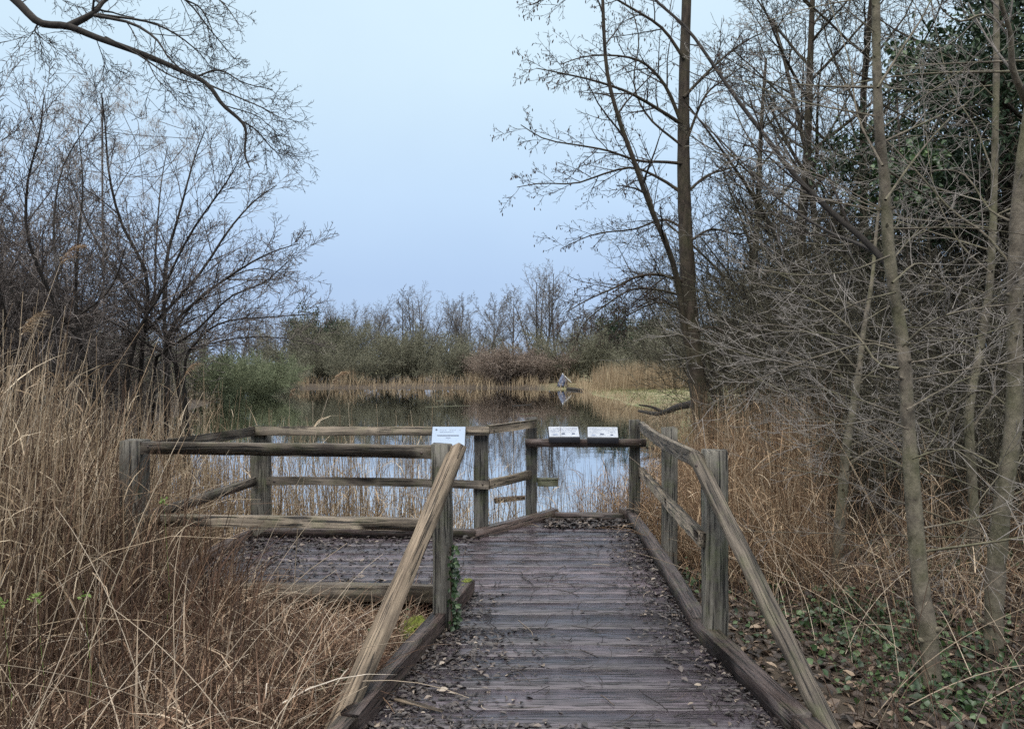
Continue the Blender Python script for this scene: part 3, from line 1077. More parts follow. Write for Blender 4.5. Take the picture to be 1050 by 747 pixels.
# --- overhanging limb, top left: the tree itself stands left of the frame --------
OVER = dict(n=[8, 6, 5, 4, 3], wig=[.1, .16, .18, .2, .22], trop=[.05, .02, .0, -.01, .0], nc=[12, 7, 6, 4, 0], lo=[.2, .15, .12, .1],
            ratio=[.5, .55, .55, .5], ang=[1.0, .7, .75, .8], rr=.5, rmin=.0021, levels=5, taper=.3, trunk_lv=2)
T = Tree(OVER)
base = Vector((-7.0, 6.4, float(gz(-7.0, 6.4)) - .05))
T.limb([base, (-6.95, 6.4, 2.0), (-6.85, 6.3, 4.2), (-6.6, 6.3, 6.0), (-6.5, 6.2, 8.5)], .20, .09, 0, 30, nc=5, lo=.7, Lk=2.6)
DO = 6.0
T.limb([(-6.75, 6.3, 5.2), (-5.6, 6.15, 5.0), at(-20, -25, DO + .05), at(15, 0, DO), at(40, 23, DO), at(70, 27, DO), at(98, 38, DO), at(148, 56, DO), at(185, 72, DO), at(212, 86, DO - .1), at(228, 107, DO - .1), at(246, 123, DO - .1), at(252, 134, DO - .1), at(251, 157, DO - .1), at(256, 172, DO - .1)],
       .043, .006, 0, 44, nc=0)
for pl, dd, r in [
    ([(70, 27), (95, 14), (105, 3), (118, -6), (135, -20)], .3, .03),
    ([(97, 16), (135, 24), (160, 40), (172, 58), (190, 75), (198, 80)], -.4, .014),
    ([(100, 15), (150, 22), (180, 35), (205, 55), (220, 75)], .4, .012),
    ([(108, 38), (140, 55), (170, 75), (190, 83), (205, 85)], -.2, .009),
    ([(190, 0), (205, 8), (215, 25), (220, 40)], .1, .008),
    ([(198, 80), (225, 72), (250, 85), (280, 92)], .3, .009),
    ([(212, 86), (240, 98), (268, 110), (286, 120)], -.3, .008),
    ([(246, 123), (262, 133), (280, 153), (292, 160)], .2, .008),
    ([(148, 56), (160, 80), (170, 90), (178, 98)], -.2, .006),
    ([(230, 108), (262, 118), (275, 128), (288, 140)], .3, .006),
    ([(40, 23), (36, 32), (46, 42)], 0., .008),
    ([(118, -6), (160, -10), (190, 0), (215, 30), (240, 60)], .3, .014),
    ([(135, -20), (190, -20), (225, 0), (245, 25)], -.3, .012),
    ([(98, 38), (106, 60), (112, 75)], .2, .004),
    ([(20, 4), (48, -10), (70, 4), (92, 10)], .5, .005)]:
    n_ = len(pl) - 1
    T.limb([at(x, y_, DO + dd * i / n_) for i, (x, y_) in enumerate(pl)], r, .003, 1, 12, nc=9, lo=.15, Lk=.85, ratio=.6)
build_tree(T, 'overhanging_tree', base, 'bare dark limb with fine twigs reaching in from the top left corner', 'tree', M['limb'], M['limb'])

# --- the bare spreading bush at left -------------------------------
BUSH = dict(n=[8, 7, 6, 5, 4], wig=[.1, .12, .14, .16, .18], trop=[.05, .03, .04, .03, .01], nc=[12, 8, 9, 5, 0], lo=[.2, .2, .12, .1],
            ratio=[.5, .5, .6, .55], ang=[1.0, .6, .65, .7], rr=.5, rmin=.0029, levels=5, taper=.3, trunk_lv=2)


def px_bush(D, bpx, limbs, label, Lk=1.75, nc=19, mat='left_twigs', bark='limb', name='bare_bush', P=BUSH, r0=.04):
    T = Tree(P)
    b = at(bpx, 430, D)
    base = Vector((b.x, b.y, float(gz(b.x, b.y)) - .05))
    for pl, dd, r in limbs:
        n_ = len(pl)
        pts = [base + rv() * .12 * Vector((1, 1, 0)).length] + [at(x, y_, D + dd * (i + 1) / n_) for i, (x, y_) in enumerate(pl)]
        off = Vector((random.uniform(-.75, .75), random.uniform(-.5, .5), 0))
        pts[0] = base + off
        pts[1] = pts[1] + off * .8
        pts[2] = pts[2] + off * .35
        T.limb(pts, r * .72, .005, 1, 16, nc=nc, lo=.22, Lk=Lk, ratio=.55)
    return T, base


T, base = px_bush(9.5, 148, [
    ([(150, 380), (152, 330), (150, 280), (125, 230), (112, 180), (108, 130), (104, 95)], -.6, .05),
    ([(152, 385), (160, 330), (170, 270), (185, 215), (200, 160), (212, 130)], .5, .05),
    ([(150, 390), (165, 340), (200, 310), (240, 280), (275, 260), (305, 250)], -.8, .045),
    ([(155, 385), (180, 330), (205, 280), (235, 235), (262, 205), (284, 190)], .6, .045),
    ([(150, 385), (140, 330), (120, 280), (95, 240), (75, 190), (60, 150)], .6, .04),
    ([(150, 390), (185, 350), (230, 330), (275, 325), (318, 322)], -1.5, .03),
    ([(155, 380), (185, 320), (225, 290), (265, 275), (300, 285)], 1.5, .03),
    ([(150, 380), (165, 310), (160, 250), (165, 190), (172, 150)], 1.4, .035),
    ([(150, 390), (180, 365), (225, 350), (270, 345), (325, 352)], 1.0, .025),
    ([(150, 395), (130, 350), (95, 320), (60, 310), (20, 320)], -1., .03),
    ([(150, 390), (165, 360), (200, 340), (235, 305), (270, 290), (295, 268)], -2., .03),
    ([(155, 370), (175, 300), (195, 240), (230, 190), (245, 165)], -1.2, .035)], 'x')
bush1 = build_tree(T, 'bare_bush', base, 'large bare spreading bush left of the platform, arching out over the water', 'bush', M['limb'], M['left_twigs'])

T, base = px_bush(8.0, 45, [
    ([(45, 380), (40, 320), (30, 250), (28, 190), (40, 140), (45, 100)], -.5, .04),
    ([(45, 385), (60, 320), (80, 250), (85, 190), (80, 130)], .6, .04),
    ([(40, 380), (20, 320), (-5, 260), (-15, 200), (0, 130)], .3, .04),
    ([(45, 385), (75, 340), (110, 300), (130, 250)], -.6, .03),
    ([(40, 385), (10, 340), (-20, 310), (-50, 250)], -.6, .03),
    ([(45, 370), (55, 300), (55, 230), (65, 170), (95, 120)], 1., .035),
    ([(40, 380), (25, 330), (0, 300), (-10, 240), (-12, 170), (-5, 100)], -1., .035)], 'x')
build_tree(T, 'bare_bush', base, 'bare grey brown bush at the left edge, behind tall dead grass', 'bush', M['limb'], M['left_twigs'])

# climber with fluffy grey seed heads over these bushes
base = at(95, 430, 9.0)
base.z = float(gz(base.x, base.y))
cl = empty('clematis_climber', base)
tag(cl, 'climber with grey fluffy seed heads tangled through the left bushes', 'climber')
Tst = Tubes()
spots = []
for cx_, cy_, sx, sy, n_ in [(105, 95, 22, 14, 16), (75, 118, 20, 10, 14), (120, 120, 25, 14, 16), (55, 140, 20, 12, 12), (100, 150, 35, 14, 18), (150, 150, 30, 10, 10), (85, 170, 25, 12, 12), (20, 180, 22, 16, 12), (180, 155, 20, 8, 8), (30, 215, 30, 20, 14), (60, 250, 30, 20, 10), (10, 150, 12, 10, 8), (125, 200, 40, 20, 14)]:
    for _ in range(n_):
        spots.append(at(random.gauss(cx_, sx), random.gauss(cy_, sy * .7), 9 + random.uniform(-.9, 1.0)))
for k in range(26):
    a, c = random.choice(spots), random.choice(spots)
    if (a - c).length < 2.0:
        Tst.add(smooth([a, a.lerp(c, .5) + rv() * .2 - UP * .1, c], 8), [.004] * 9)
Tst.add(smooth([base, base + Vector((.2, -.1, 1.5)), at(105, 200, 9.2), at(105, 100, 9)], 14), [.012] * 15)
Tst.build('stems', M['left_twigs'], cl, base)
m_ = 120
C = np.repeat(np.array([tuple(p) for p in spots]), m_, 0)
Dn = rand_dirs(len(C))
cent = C + rand_dirs(len(C)) * RNG.uniform(0, .10, len(C))[:, None]
G = Geo()
pts = arcs(cent, RNG.uniform(.018, .042, len(C)), np.arctan2(Dn[:, 1], Dn[:, 0]), np.arccos(Dn[:, 2]), RNG.normal(0, .8, len(C)), 2)
ribbons(G, pts, np.full(len(C), .0055), RNG.uniform(0, 6.28, len(C)))
tag(G.build('seed_heads', M['fluff'], cl, origin=base), kind='stuff')


# ------------------------------------------------------------------ shrub and tree prototypes that get copied
def stem_shrub(stems, height, spread, P, seed, r=.03, lean=.5):
    random.seed(seed)
    T = Tree(P)
    for k in range(stems):
        a = k * 2.4 + random.uniform(-.4, .4)
        d = Vector((math.cos(a) * spread, math.sin(a) * spread, 1.0)).normalized()
        p = Vector((math.cos(a), math.sin(a), 0)) * random.uniform(0, .25) - UP * .08
        T.grow(p, d, height * random.uniform(.75, 1.1), r * random.uniform(.7, 1.1), 1)
    return T


def leaf_cloud(tips, name, mat, root, per, L, W, spread):
    P = np.repeat(np.array([tuple(p) for p, d in tips]), per, 0)
    P = P + RNG.normal(0, spread, P.shape)
    G = Geo()
    m = len(P)
    leaves(G, P, rand_dirs(m), rand_dirs(m), RNG.uniform(.6, 1.3, m) * L, RNG.uniform(.6, 1.2, m) * W)
    o = G.build(name, mat, root)
    o['kind'] = 'stuff'
    return o


HIDE = Vector((0, 0, 0))
THK = dict(n=[8, 7, 6, 5, 4], wig=[.1, .11, .13, .15, .18], trop=[.05, .02, .03, .03, .02], nc=[0, 10, 8, 5, 0], lo=[.2, .1, .1, .1],
           ratio=[.5, .55, .55, .5], ang=[1., .8, .8, .8], rr=.45, rmin=.0035, levels=5, taper=.3, trunk_lv=2)
FAR = dict(n=[6, 5, 4, 3, 3], wig=[.08, .12, .2, .26, .3], trop=[.05, .02, .03, .03, .02], nc=[0, 11, 9, 4, 0], lo=[.2, .06, .1, .1],
           ratio=[.5, .5, .5, .5], ang=[1., .7, .7, .8], rr=.5, rmin=.011, levels=5, taper=.4, trunk_lv=2)

protos = {}


def proto(key, T, name, cat, bark, twigs, leaf=None):
    root = empty(name)
    root['category'] = cat
    T.trunk.build('trunk' if 'tree' in name else 'stems', M[bark], root)
    T.crown.build('crown' if 'tree' in name else 'twigs', M[twigs], root)
    if leaf:
        leaf_cloud(T.tips, 'foliage', M[leaf[0]], root, *leaf[1:])
    protos[key] = [root, False]


def place(key, x, y_, rz, s, label, group=None, sz=None):
    root, used = protos[key]
    o = root if not used else copy_thing(root)
    protos[key][1] = True
    o.location = (x, y_, float(gz(x, y_)))
    o.rotation_euler = (0, 0, rz)
    o.scale = (s, s, sz or s)
    o['label'] = label
    if group: o['group'] = group
    return o


for k in range(3):
    T = stem_shrub(13, 3.6, [.55, .75, .45][k], THK, 100 + k, .022)
    proto('thicket%d' % k, T, 'thicket_shrub', 'shrub', 'thicket', 'thicket')
for k in range(2):
    T = stem_shrub(13, 3.4, [.6, .8][k], dict(THK, nc=[0, 12, 9, 6, 0], rmin=.0032), 140 + k, .018)
    proto('leftshrub%d' % k, T, 'bare_shrub', 'shrub', 'left_twigs', 'left_twigs')
FT = dict(n=[9, 7, 5, 4, 3], wig=[.06, .11, .14, .16, .2], trop=[.04, .06, .05, .04, .02], nc=[15, 9, 7, 4, 0], lo=[.3, .2, .12, .1],
          ratio=[.42, .5, .5, .5], ang=[.8, .65, .7, .8], rr=.5, rmin=.011, levels=5, taper=.25, trunk_lv=2)
for k in range(4):
    random.seed(200 + k)
    P = dict(FT)
    P['nc'] = [[15, 8, 6, 4, 0], [20, 8, 6, 4, 0], [10, 9, 7, 4, 0], [8, 8, 7, 5, 0]][k]
    P['ang'] = [[.75, .6, .7, .8], [.95, .6, .7, .8], [.55, .6, .7, .8], [.45, .5, .7, .8]][k]
    T = Tree(P)
    P['ratio'] = [.5, .5, .5, .5]
    if k < 2:
        T.grow(Vector((0, 0, -.1)), Vector((random.uniform(-.12, .12), random.uniform(-.05, .05), 1)).normalized(), 9.0, [.15, .12][k], 0)
    else:
        P['nc'] = [0, 13, 8, 4, 0]
        P['lo'] = [.2, .25, .1, .1]
        P['trop'] = [.03, .04, .06, .04, .02]
        P['wig'] = [.06, .10, .18, .25, .3]
        for q in range([5, 7][k - 2]):
            a = q * 2.4 + random.random()
            sp = [.28, .5][k - 2]
            T.grow(Vector((0, 0, -.1)) + rv() * .15, Vector((math.cos(a) * sp, math.sin(a) * sp, 1)).normalized(), 9.0 * random.uniform(.75, 1.05), .11, 1)
    proto('far%d' % k, T, 'far_tree', 'tree', 'far_bark', 'far_twigs')
for k in range(3):
    T = stem_shrub(16, [3.6, 3.2, 4.0][k], [.9, 1.2, .6][k], FAR, 300 + k, .04)
    proto('olive%d' % k, T, 'willow_bush', 'shrub', 'olive', 'olive', ('olive_leaf', 2, .08, .03, .16))
T = stem_shrub(22, 3.0, 1.3, FAR, 320, .035)
proto('green', T, 'willow_bush', 'shrub', 'green_twigs', 'green_twigs', ('green_twigs', 2, .09, .03, .10))
T = stem_shrub(24, 2.8, 1.4, FAR, 330, .035)
proto('brown', T, 'bramble_bush', 'shrub', 'brown_twigs', 'brown_twigs', ('brown_twigs', 2, .07, .028, .13))
T = stem_shrub(10, 3.8, .45, FAR, 340, .05)
proto('ever', T, 'evergreen_tree', 'tree', 'far_bark', 'far_twigs', ('evergreen', 3, .16, .09, .16))

# far bank: bushes (px of centre, distance)
for key, px, D, rz, s, lab in [
    ('ever', 322, 70, .7, 1.1, 'dark green ivy laden bush behind the olive bushes on the left of the far bank'),
    ('olive0', 305, 63, .3, 1.05, 'olive bush on far bank, nearest to the green bush on the left shore'),
    ('olive2', 338, 66, 1.3, 1.15, 'tall olive bush on far bank in front of a domed bare tree'),
    ('olive1', 362, 62, 2.2, .95, 'low olive bush at far waterline left of the reed strip'),
    ('olive0', 392, 65, 3.1, 1.1, 'grey green bush on far bank under a dark leaning tree'),
    ('olive2', 425, 67, 4.1, 1.0, 'greyish bush on far bank below the tallest left hand trees'),
    ('olive1', 455, 64, 5.1, 1.05, 'dull olive bush on far bank, just left of the round brown bush'),
    ('olive0', 490, 69, .9, 1.05, 'bush on far bank standing behind the left end of the round brown bush'),
    ('brown', 512, 62.0, .2, 1.35, 'round red brown bush at the far waterline left of the tarpaulin'),
    ('brown', 547, 63, 1.9, 1.25, 'brown bush touching the round red brown bush, just left of the tarpaulin'),
    ('olive1', 585, 64, 2.9, 1.15, 'dark olive bush directly behind the blue tarpaulin'),
    ('olive2', 612, 66, .6, 1.0, 'olive bush just right of the blue tarpaulin'),
    ('olive0', 640, 63, 1.6, 1.05, 'olive bush behind the tan reeds of the right far bank'),
    ('olive1', 668, 58, 2.6, 1.05, 'broad olive bush on the grassy far bank left of the alder trunk'),
    ('olive0', 700, 52, 3.6, .95, 'olive bush hidden partly by the alder trunk'),
    ('olive2', 735, 48, 4.6, 1.05, 'bush on the far grassy bank just right of the alder trunk')]:
    D += 2.5
    place(key, (px - CX) * D / F, D, rz, s * 1.27, lab, 'bushes along the far bank', s * (1.05 if key == 'brown' else 1.25 + .28 * math.sin(px * 1.7)))
place('green', (248 - CX) * 44 / F, 45, .5, 1.15, 'big rounded green bush on the left shore reaching the water', 'bushes on the left shore')
place('green', (205 - CX) * 38 / F, 39, 1.5, 1.1, 'green bush on the left shore behind the bare spreading bush', 'bushes on the left shore')
place('olive1', (278 - CX) * 55 / F, 56, 2.5, 1.0, 'olive bush behind the big rounded green bush', 'bushes on the left shore')
place('olive0', (140 - CX) * 30 / F, 30, .5, .9, 'olive bush behind the trunk of the bare spreading bush', 'bushes on the left shore')
place('olive2', (80 - CX) * 24 / F, 24, 1.1, .85, 'olive bush seen through the left edge bushes', 'bushes on the left shore')
place('olive1', (20 - CX) * 20 / F, 20, 2.0, .8, 'low olive bush at far left behind the dead grass', 'bushes on the left shore')
place('olive0', (-30 - CX) * 17 / F, 17, 3.0, .85, 'olive bush at the left frame edge behind bare bushes', 'bushes on the left shore')
# far trees
for key, px, D, rz, top, lab in [
    ('far3', 318, 78, .1, 312, 'small bare tree at left end of the far treeline'),
    ('far2', 345, 76, .5, 306, 'bare tree left of the domed crown in the far treeline'),
    ('far3', 368, 74, .9, 299, 'bare tree with a wide domed crown above the olive bushes'),
    ('far1', 395, 80, 1.4, 318, 'low bare tree right of the domed crown'),
    ('far0', 412, 72, 2.0, 300, 'narrow bare tree left of the dark leaning tree'),
    ('far2', 432, 70, 2.4, 290, 'dark bare tree with leaning top, tallest left of centre'),
    ('far1', 452, 76, 2.9, 306, 'narrow bare tree right of the dark leaning tree'),
    ('far0', 468, 80, 3.5, 304, 'twiggy bare tree mid treeline above dull bushes'),
    ('far3', 488, 74, 3.9, 302, 'bushy topped bare tree left of the tall pair'),
    ('far1', 507, 78, 4.4, 298, 'slim bare tree above the round brown bush'),
    ('far0', 527, 76, 4.9, 296, 'bare tree directly left of the tallest far tree'),
    ('far2', 553, 71, 5.3, 268, 'tallest bare tree of the far treeline, left of the tarpaulin'),
    ('far0', 572, 74, 5.8, 282, 'bare tree directly right of the tallest far tree'),
    ('far3', 592, 80, .3, 305, 'bare tree above the tarpaulin'),
    ('far1', 612, 82, .8, 312, 'thin bare tree right of the tarpaulin in the far treeline'),
    ('far2', 632, 85, 1.2, 315, 'bare tree left of the small dark evergreen'),
    ('far1', 668, 66, 1.7, 292, 'thin upright bare tree seen left of the alder stems'),
    ('far0', 690, 72, 2.1, 300, 'bare tree seen between the alder stems'),
    ('far3', 728, 60, 2.5, 290, 'bare tree seen just right of the alder trunk'),
    ('far2', 280, 72, 3.0, 318, 'bare tree behind the green left shore bush'),
    ('far1', 245, 66, 3.3, 312, 'bare tree far behind the right arms of the spreading bush'),
    ('far0', 205, 60, 3.8, 305, 'bare tree far behind the middle of the spreading bush')]:
    x = (px - CX) * D / F
    hgt = H + (CY - top) * D / F - float(gz(x, D))
    place(key, x, D, rz, hgt / 10.2, lab, 'bare trees of the far treeline')
x = (645 - CX) * 68 / F
place('ever', x, 68, 0, 1.55, 'small dark evergreen in the far treeline left of the alder', None)

# distant wood behind everything
rngw = random.Random(5)
Tw = Tubes()
G = Geo()
for k in range(420):
    a = rngw.uniform(-62, 62)
    D = rngw.uniform(105, 190)
    xw, yw = math.tan(math.radians(a)) * D, D
    z0 = float(gz(xw, yw))
    hh = rngw.uniform(4.5, 8.0)
    Tw.add([Vector((xw, yw, z0)), Vector((xw, yw, z0 + hh * .5)), Vector((xw + rngw.uniform(-.4, .4), yw, z0 + hh))], [.14, .09, .03])
    nb = 36
    base_ = np.array([[xw, yw, z0]] * nb) + np.stack([RNG.normal(0, .25, nb), RNG.normal(0, .25, nb), RNG.uniform(.05, .75, nb) * hh], 1)
    pts = arcs(base_, RNG.uniform(.18, .4, nb) * hh, RNG.uniform(0, 6.28, nb), RNG.uniform(.3, 1.0, nb), RNG.uniform(-.5, .2, nb), 3)
    Tw.batch(pts, np.array([.05, .04, .03, .015])[None, :] * np.ones((nb, 1)), 3)
tag(Tw.build('distant_wood', M['far_twigs']), 'haze-coloured distant wood closing the horizon behind the pond', 'woodland', kind='stuff')

# right hand thicket
for key, x, y_, rz, s, lab in [
    ('thicket0', 4.9, 9.2, .2, 1.05, 'dense bare shrub right behind the rusty reeds'),
    ('thicket1', 6.6, 8.2, 1.2, 1.15, 'dense bare shrub behind the slender pale tree'),
    ('thicket2', 5.6, 11.5, 2.2, 1.35, 'tall bare shrub at back of the thicket next to the alder'),
    ('thicket0', 7.6, 11.0, 3.2, 1.45, 'tall bare shrub in the middle of the thicket'),
    ('thicket1', 9.2, 9.8, 4.2, 1.4, 'bare shrub under the ivy clad tree'),
    ('thicket2', 4.6, 14.5, 5.2, 1.3, 'bare shrub just right of the alder trunk'),
    ('thicket1', 7.2, 15.5, 0.7, 1.6, 'tall twiggy shrub behind the alder side of the thicket'),
    ('thicket0', 10.5, 14.0, 1.7, 1.7, 'tall twiggy shrub deep in the thicket'),
    ('thicket2', 13.0, 12.5, 2.7, 1.7, 'tall twiggy shrub at the right frame edge'),
    ('thicket0', 6.0, 20.0, 3.7, 1.5, 'far thicket shrub by the grassy bank'),
    ('thicket1', 9.5, 21.0, 4.7, 1.8, 'far thicket shrub in the deep shade'),
    ('thicket2', 14.0, 19.0, 5.7, 2.0, 'far tall shrub behind the ivy clad tree'),
    ('thicket1', 3.5, 7.4, .6, .55, 'low bare shrub at the back edge of the rusty reeds'),
    ('thicket0', 4.2, 6.9, 2.6, .6, 'low bare shrub behind the crooked sapling'),
    ('thicket2', 4.6, 8.4, 4.1, .8, 'bare shrub rising over the rusty reeds'),
    ('thicket1', 4.6, 5.6, 1.1, .55, 'low bare shrub at the foot of the upright sapling'),
    ('thicket0', 3.9, 9.8, 5.4, .85, 'bare shrub over the reeds just right of the alder'),
    ('thicket0', 7.6, 6.6, 5.0, 1.0, 'bare shrub behind the thick right edge trunk'),
    ('thicket2', 5.7, 6.9, .4, .8, 'low bare shrub between the two thickest pale trunks'),
    ('thicket1', 17.0, 15.0, .9, 1.8, 'tall shrub beyond the right frame edge'),
    ('thicket1', 8.0, 27.0, 1.9, 1.7, 'shrub at the far end of the right bank'),
    ('thicket0', 11.5, 30.0, 2.9, 2.0, 'tall shrub closing the right bank')]:
    place(key, x, y_, rz, s, lab, 'bare shrubs of the right thicket')
# left hand thicket
for key, x, y_, rz, s, lab in [
    ('leftshrub0', -8.3, 11.6, 4.4, 1.3, 'tall bare shrub between the two left bushes, further back'),
    ('leftshrub1', -6.6, 9.2, 1.7, 1.0, 'bare shrub with crossing stems right of the left edge bush'),
    ('leftshrub0', -8.6, 10.4, .2, 1.3, 'tall bare shrub at the left frame edge'),
    ('leftshrub0', -7.4, 9.5, 2.0, 1.2, 'bare shrub behind the left edge bush'),
    ('leftshrub1', -6.6, 10.6, 2.6, .85, 'bare shrub at foot of the bare spreading bush'),
    ('leftshrub1', -7.3, 10.2, 5.6, 1.0, 'bare shrub filling the gap between the two left bushes'),
    ('leftshrub1', -5.9, 8.4, .9, .75, 'low bare shrub in tall reeds at the left edge'),
    ('leftshrub0', -11.2, 15.2, .4, 1.0, 'twiggy shrub at the waterline behind the spreading bush'),
    ('leftshrub1', -14.8, 20.0, .9, 1.1, 'twiggy shrub on the left shore seen through the spreading bush'),
    ('leftshrub1', -9.5, 11.5, 3.0, 1.2, 'bare shrub beyond the left frame edge'),
    ('leftshrub1', -10.4, 13.5, 4.0, 1.2, 'twiggy shrub behind the bare spreading bush'),
    ('leftshrub0', -13.5, 17.0, 5.0, 1.3, 'twiggy shrub on the left shore further back'),
    ('leftshrub1', -16.5, 23.0, 1.0, 1.3, 'twiggy shrub furthest along the left shore')]:
    place(key, x, y_, rz, s, lab, 'bare shrubs on the left shore')

# taller bare trees inside the right thicket
TT = dict(FT)
TT['rmin'] = .0045
TT['nc'] = [18, 9, 7, 5, 0]
TT['ang'] = [.95, .7, .75, .8]
TT['ratio'] = [.38, .5, .5, .5]
TT['lo'] = [.18, .15, .12, .1]
for k in range(2):
    random.seed(400 + k)
    T = Tree(TT)
    T.grow(Vector((0, 0, -.1)), Vector((.04 * (1 - 2 * k), .02, 1)).normalized(), 9.0, [.12, .10][k], 0)
    proto('wood%d' % k, T, 'bare_tree', 'tree', 'alder', 'thicket')
for key, x, y_, rz, s, lab in [
    ('wood0', 5.0, 12.8, .3, 1.05, 'bare tree rising from the thicket right of the alder'),
    ('wood1', 6.6, 13.8, 1.3, 1.1, 'bare tree behind the long leaning limb'),
    ('wood0', 7.0, 10.2, 2.3, 1.1, 'bare tree directly behind the slender pale trunk'),
    ('wood1', 8.8, 12.5, 3.3, 1.2, 'tall bare tree left of the ivy clad tree'),
    ('wood0', 10.6, 16.0, 4.3, 1.3, 'tall bare tree deep behind the ivy clad tree'),
    ('wood1', 8.0, 18.5, 5.3, 1.25, 'tall bare tree at back of the thicket'),
    ('wood0', 5.6, 17.5, 6.0, 1.0, 'bare tree by the grassy bank, just right of the alder'),
    ('wood1', 13.0, 17.0, .8, 1.3, 'tall bare tree at the right frame edge')]:
    place(key, x, y_, rz, s, lab, 'bare trees in the right thicket')

# ivy clad evergreen tree, top right
random.seed(77)
IV = dict(n=[8, 6, 5, 4, 3], wig=[.06, .15, .2, .25, .3], trop=[.05, .0, -.03, -.04, 0], nc=[20, 8, 5, 0, 0], lo=[.25, .15, .1, .1],
          ratio=[.33, .5, .5, .5], ang=[1.2, .7, .8, .8], rr=.45, rmin=.005, levels=4, taper=.3, trunk_lv=2)
T = Tree(IV)
base = Vector((6.5, 9.6, float(gz(6.5, 9.6)) - .05))
T.grow(base, Vector((.02, 0, 1)).normalized(), 8.5, .16, 0)
tips = [(p, d) for p, d in T.tips if p.z > 3.0]
ivt = build_tree(T, 'evergreen_tree', base, 'dark evergreen tree in the top right corner, its foliage behind the crooked limb', 'tree', M['alder'], M['thicket'])
P = np.repeat(np.array([tuple(p) for p, d in tips]), 70, 0)
P = P + RNG.normal(0, .20, P.shape)
G = Geo()
m_ = len(P)
leaves(G, P, rand_dirs(m_) + np.array([0, 0, -.5]), rand_dirs(m_), RNG.uniform(.06, .11, m_), RNG.uniform(.03, .055, m_))
tag(G.build('foliage', M['evergreen'], ivt, origin=base), kind='stuff')


# ivy climbing in patches on the thicket
ivp = empty('climbing_ivy', at(925, 185, 8.2))
tag(ivp, 'patch of bright green ivy climbing in the thicket beside the slender pale trunk', 'ivy')
P = []
Tst = Tubes()
for px, py, sx, sy, n_ in [(918, 180, 10, 8, 260), (945, 160, 12, 7, 240), (955, 165, 8, 8, 160), (935, 200, 14, 6, 200), (925, 55, 8, 8, 120)]:
    c = at(px, py, 8.2)
    for _ in range(n_):
        q = at(random.gauss(px, sx), random.gauss(py, sy), 8.2 + random.gauss(0, .2))
        P.append(tuple(q))
    Tst.add(smooth([Vector((c.x + .1, 8.3, -.3)), Vector((c.x + .2, 8.3, 1.2)), c + Vector((0, .1, -.6)), c], 10), [.012] * 11)
P = np.array(P)
G = Geo()
leaves(G, P, rand_dirs(len(P)) + np.array([0, 0, -.6]), rand_dirs(len(P)) + np.array([0, -.8, .4]), RNG.uniform(.05, .09, len(P)), RNG.uniform(.045, .08, len(P)))
Tst.build('vine', M['alder'], ivp, ivp.location)
tag(G.build('leaves', M['ivy'], ivp, origin=ivp.location), kind='stuff')


# ------------------------------------------------------------------ reeds and grass
def scatter(n, fx, fy, ok=None):
    X, Y = fx(n), fy(n)
    if ok is not None:
        k = ok(X, Y)
        X, Y = X[k], Y[k]
    return X, Y


def on_deck(X, Y, pad=0.03):
    x0 = np.interp(Y, [a for a, _ in XMIN_MAIN], [b for _, b in XMIN_MAIN])
    x1 = np.interp(Y, [a for a, _ in XMAX_MAIN], [b for _, b in XMAX_MAIN])
    return (X > x0 - pad) & (X < x1 + pad) & (Y < 7.25)


def U(a, b):
    return lambda n: RNG.uniform(a, b, n)


def reeds(Tb, Gb, X, Y, h0, h1, r=.0028, leaf=2.0, tilt=.10, plume=None, bent=.08):
    Z = gz(X, Y)
    m = len(X)
    P = np.stack([X, Y, Z - .03], 1)
    Hh = RNG.uniform(h0, h1, m)
    az = RNG.uniform(0, 6.28, m)
    th0 = np.abs(RNG.normal(0, tilt, m))
    th1 = RNG.normal(.12, .15, m)
    bn = RNG.random(m) < bent
    th1 = np.where(bn, RNG.uniform(.8, 2.0, m), th1)
    pts = arcs(P, Hh, az, th0, th1, 6)
    R = np.linspace(1, .35, 7)[None, :] * (RNG.uniform(.7, 1.3, m) * r)[:, None]
    Tb.batch(pts, R, 3)
    # leaves off the stalk
    nl = int(m * leaf)
    if nl and Gb is not None:
        i = RNG.integers(0, m, nl)
        k = RNG.integers(1, 6, nl)
        L = RNG.uniform(.18, .45, nl)
        lp = arcs(pts[i, k], L, RNG.uniform(0, 6.28, nl), RNG.uniform(.3, .9, nl), RNG.uniform(.5, 2.2, nl), 4)
        ribbons(Gb, lp, RNG.uniform(.004, .010, nl) * (r / .0028) ** .5, RNG.uniform(0, 6.28, nl))
    return pts


def stuff(name, parts_, mat, label, cat):
    G = Geo()
    for p in parts_:
        if isinstance(p, Tubes):
            g = p.geo()
        else:
            g = p
        for v, l, s in zip(g.V, g.L, g.S):
            pass
        if g.V:
            G.V += g.V
            G.L += [l + G.nv for l in g.L]
            G.S += [s + G.nl for s in g.S]
            G.nv += g.nv
            G.nl += g.nl
    o = G.build(name, mat)
    return tag(o, label, cat, kind='stuff')


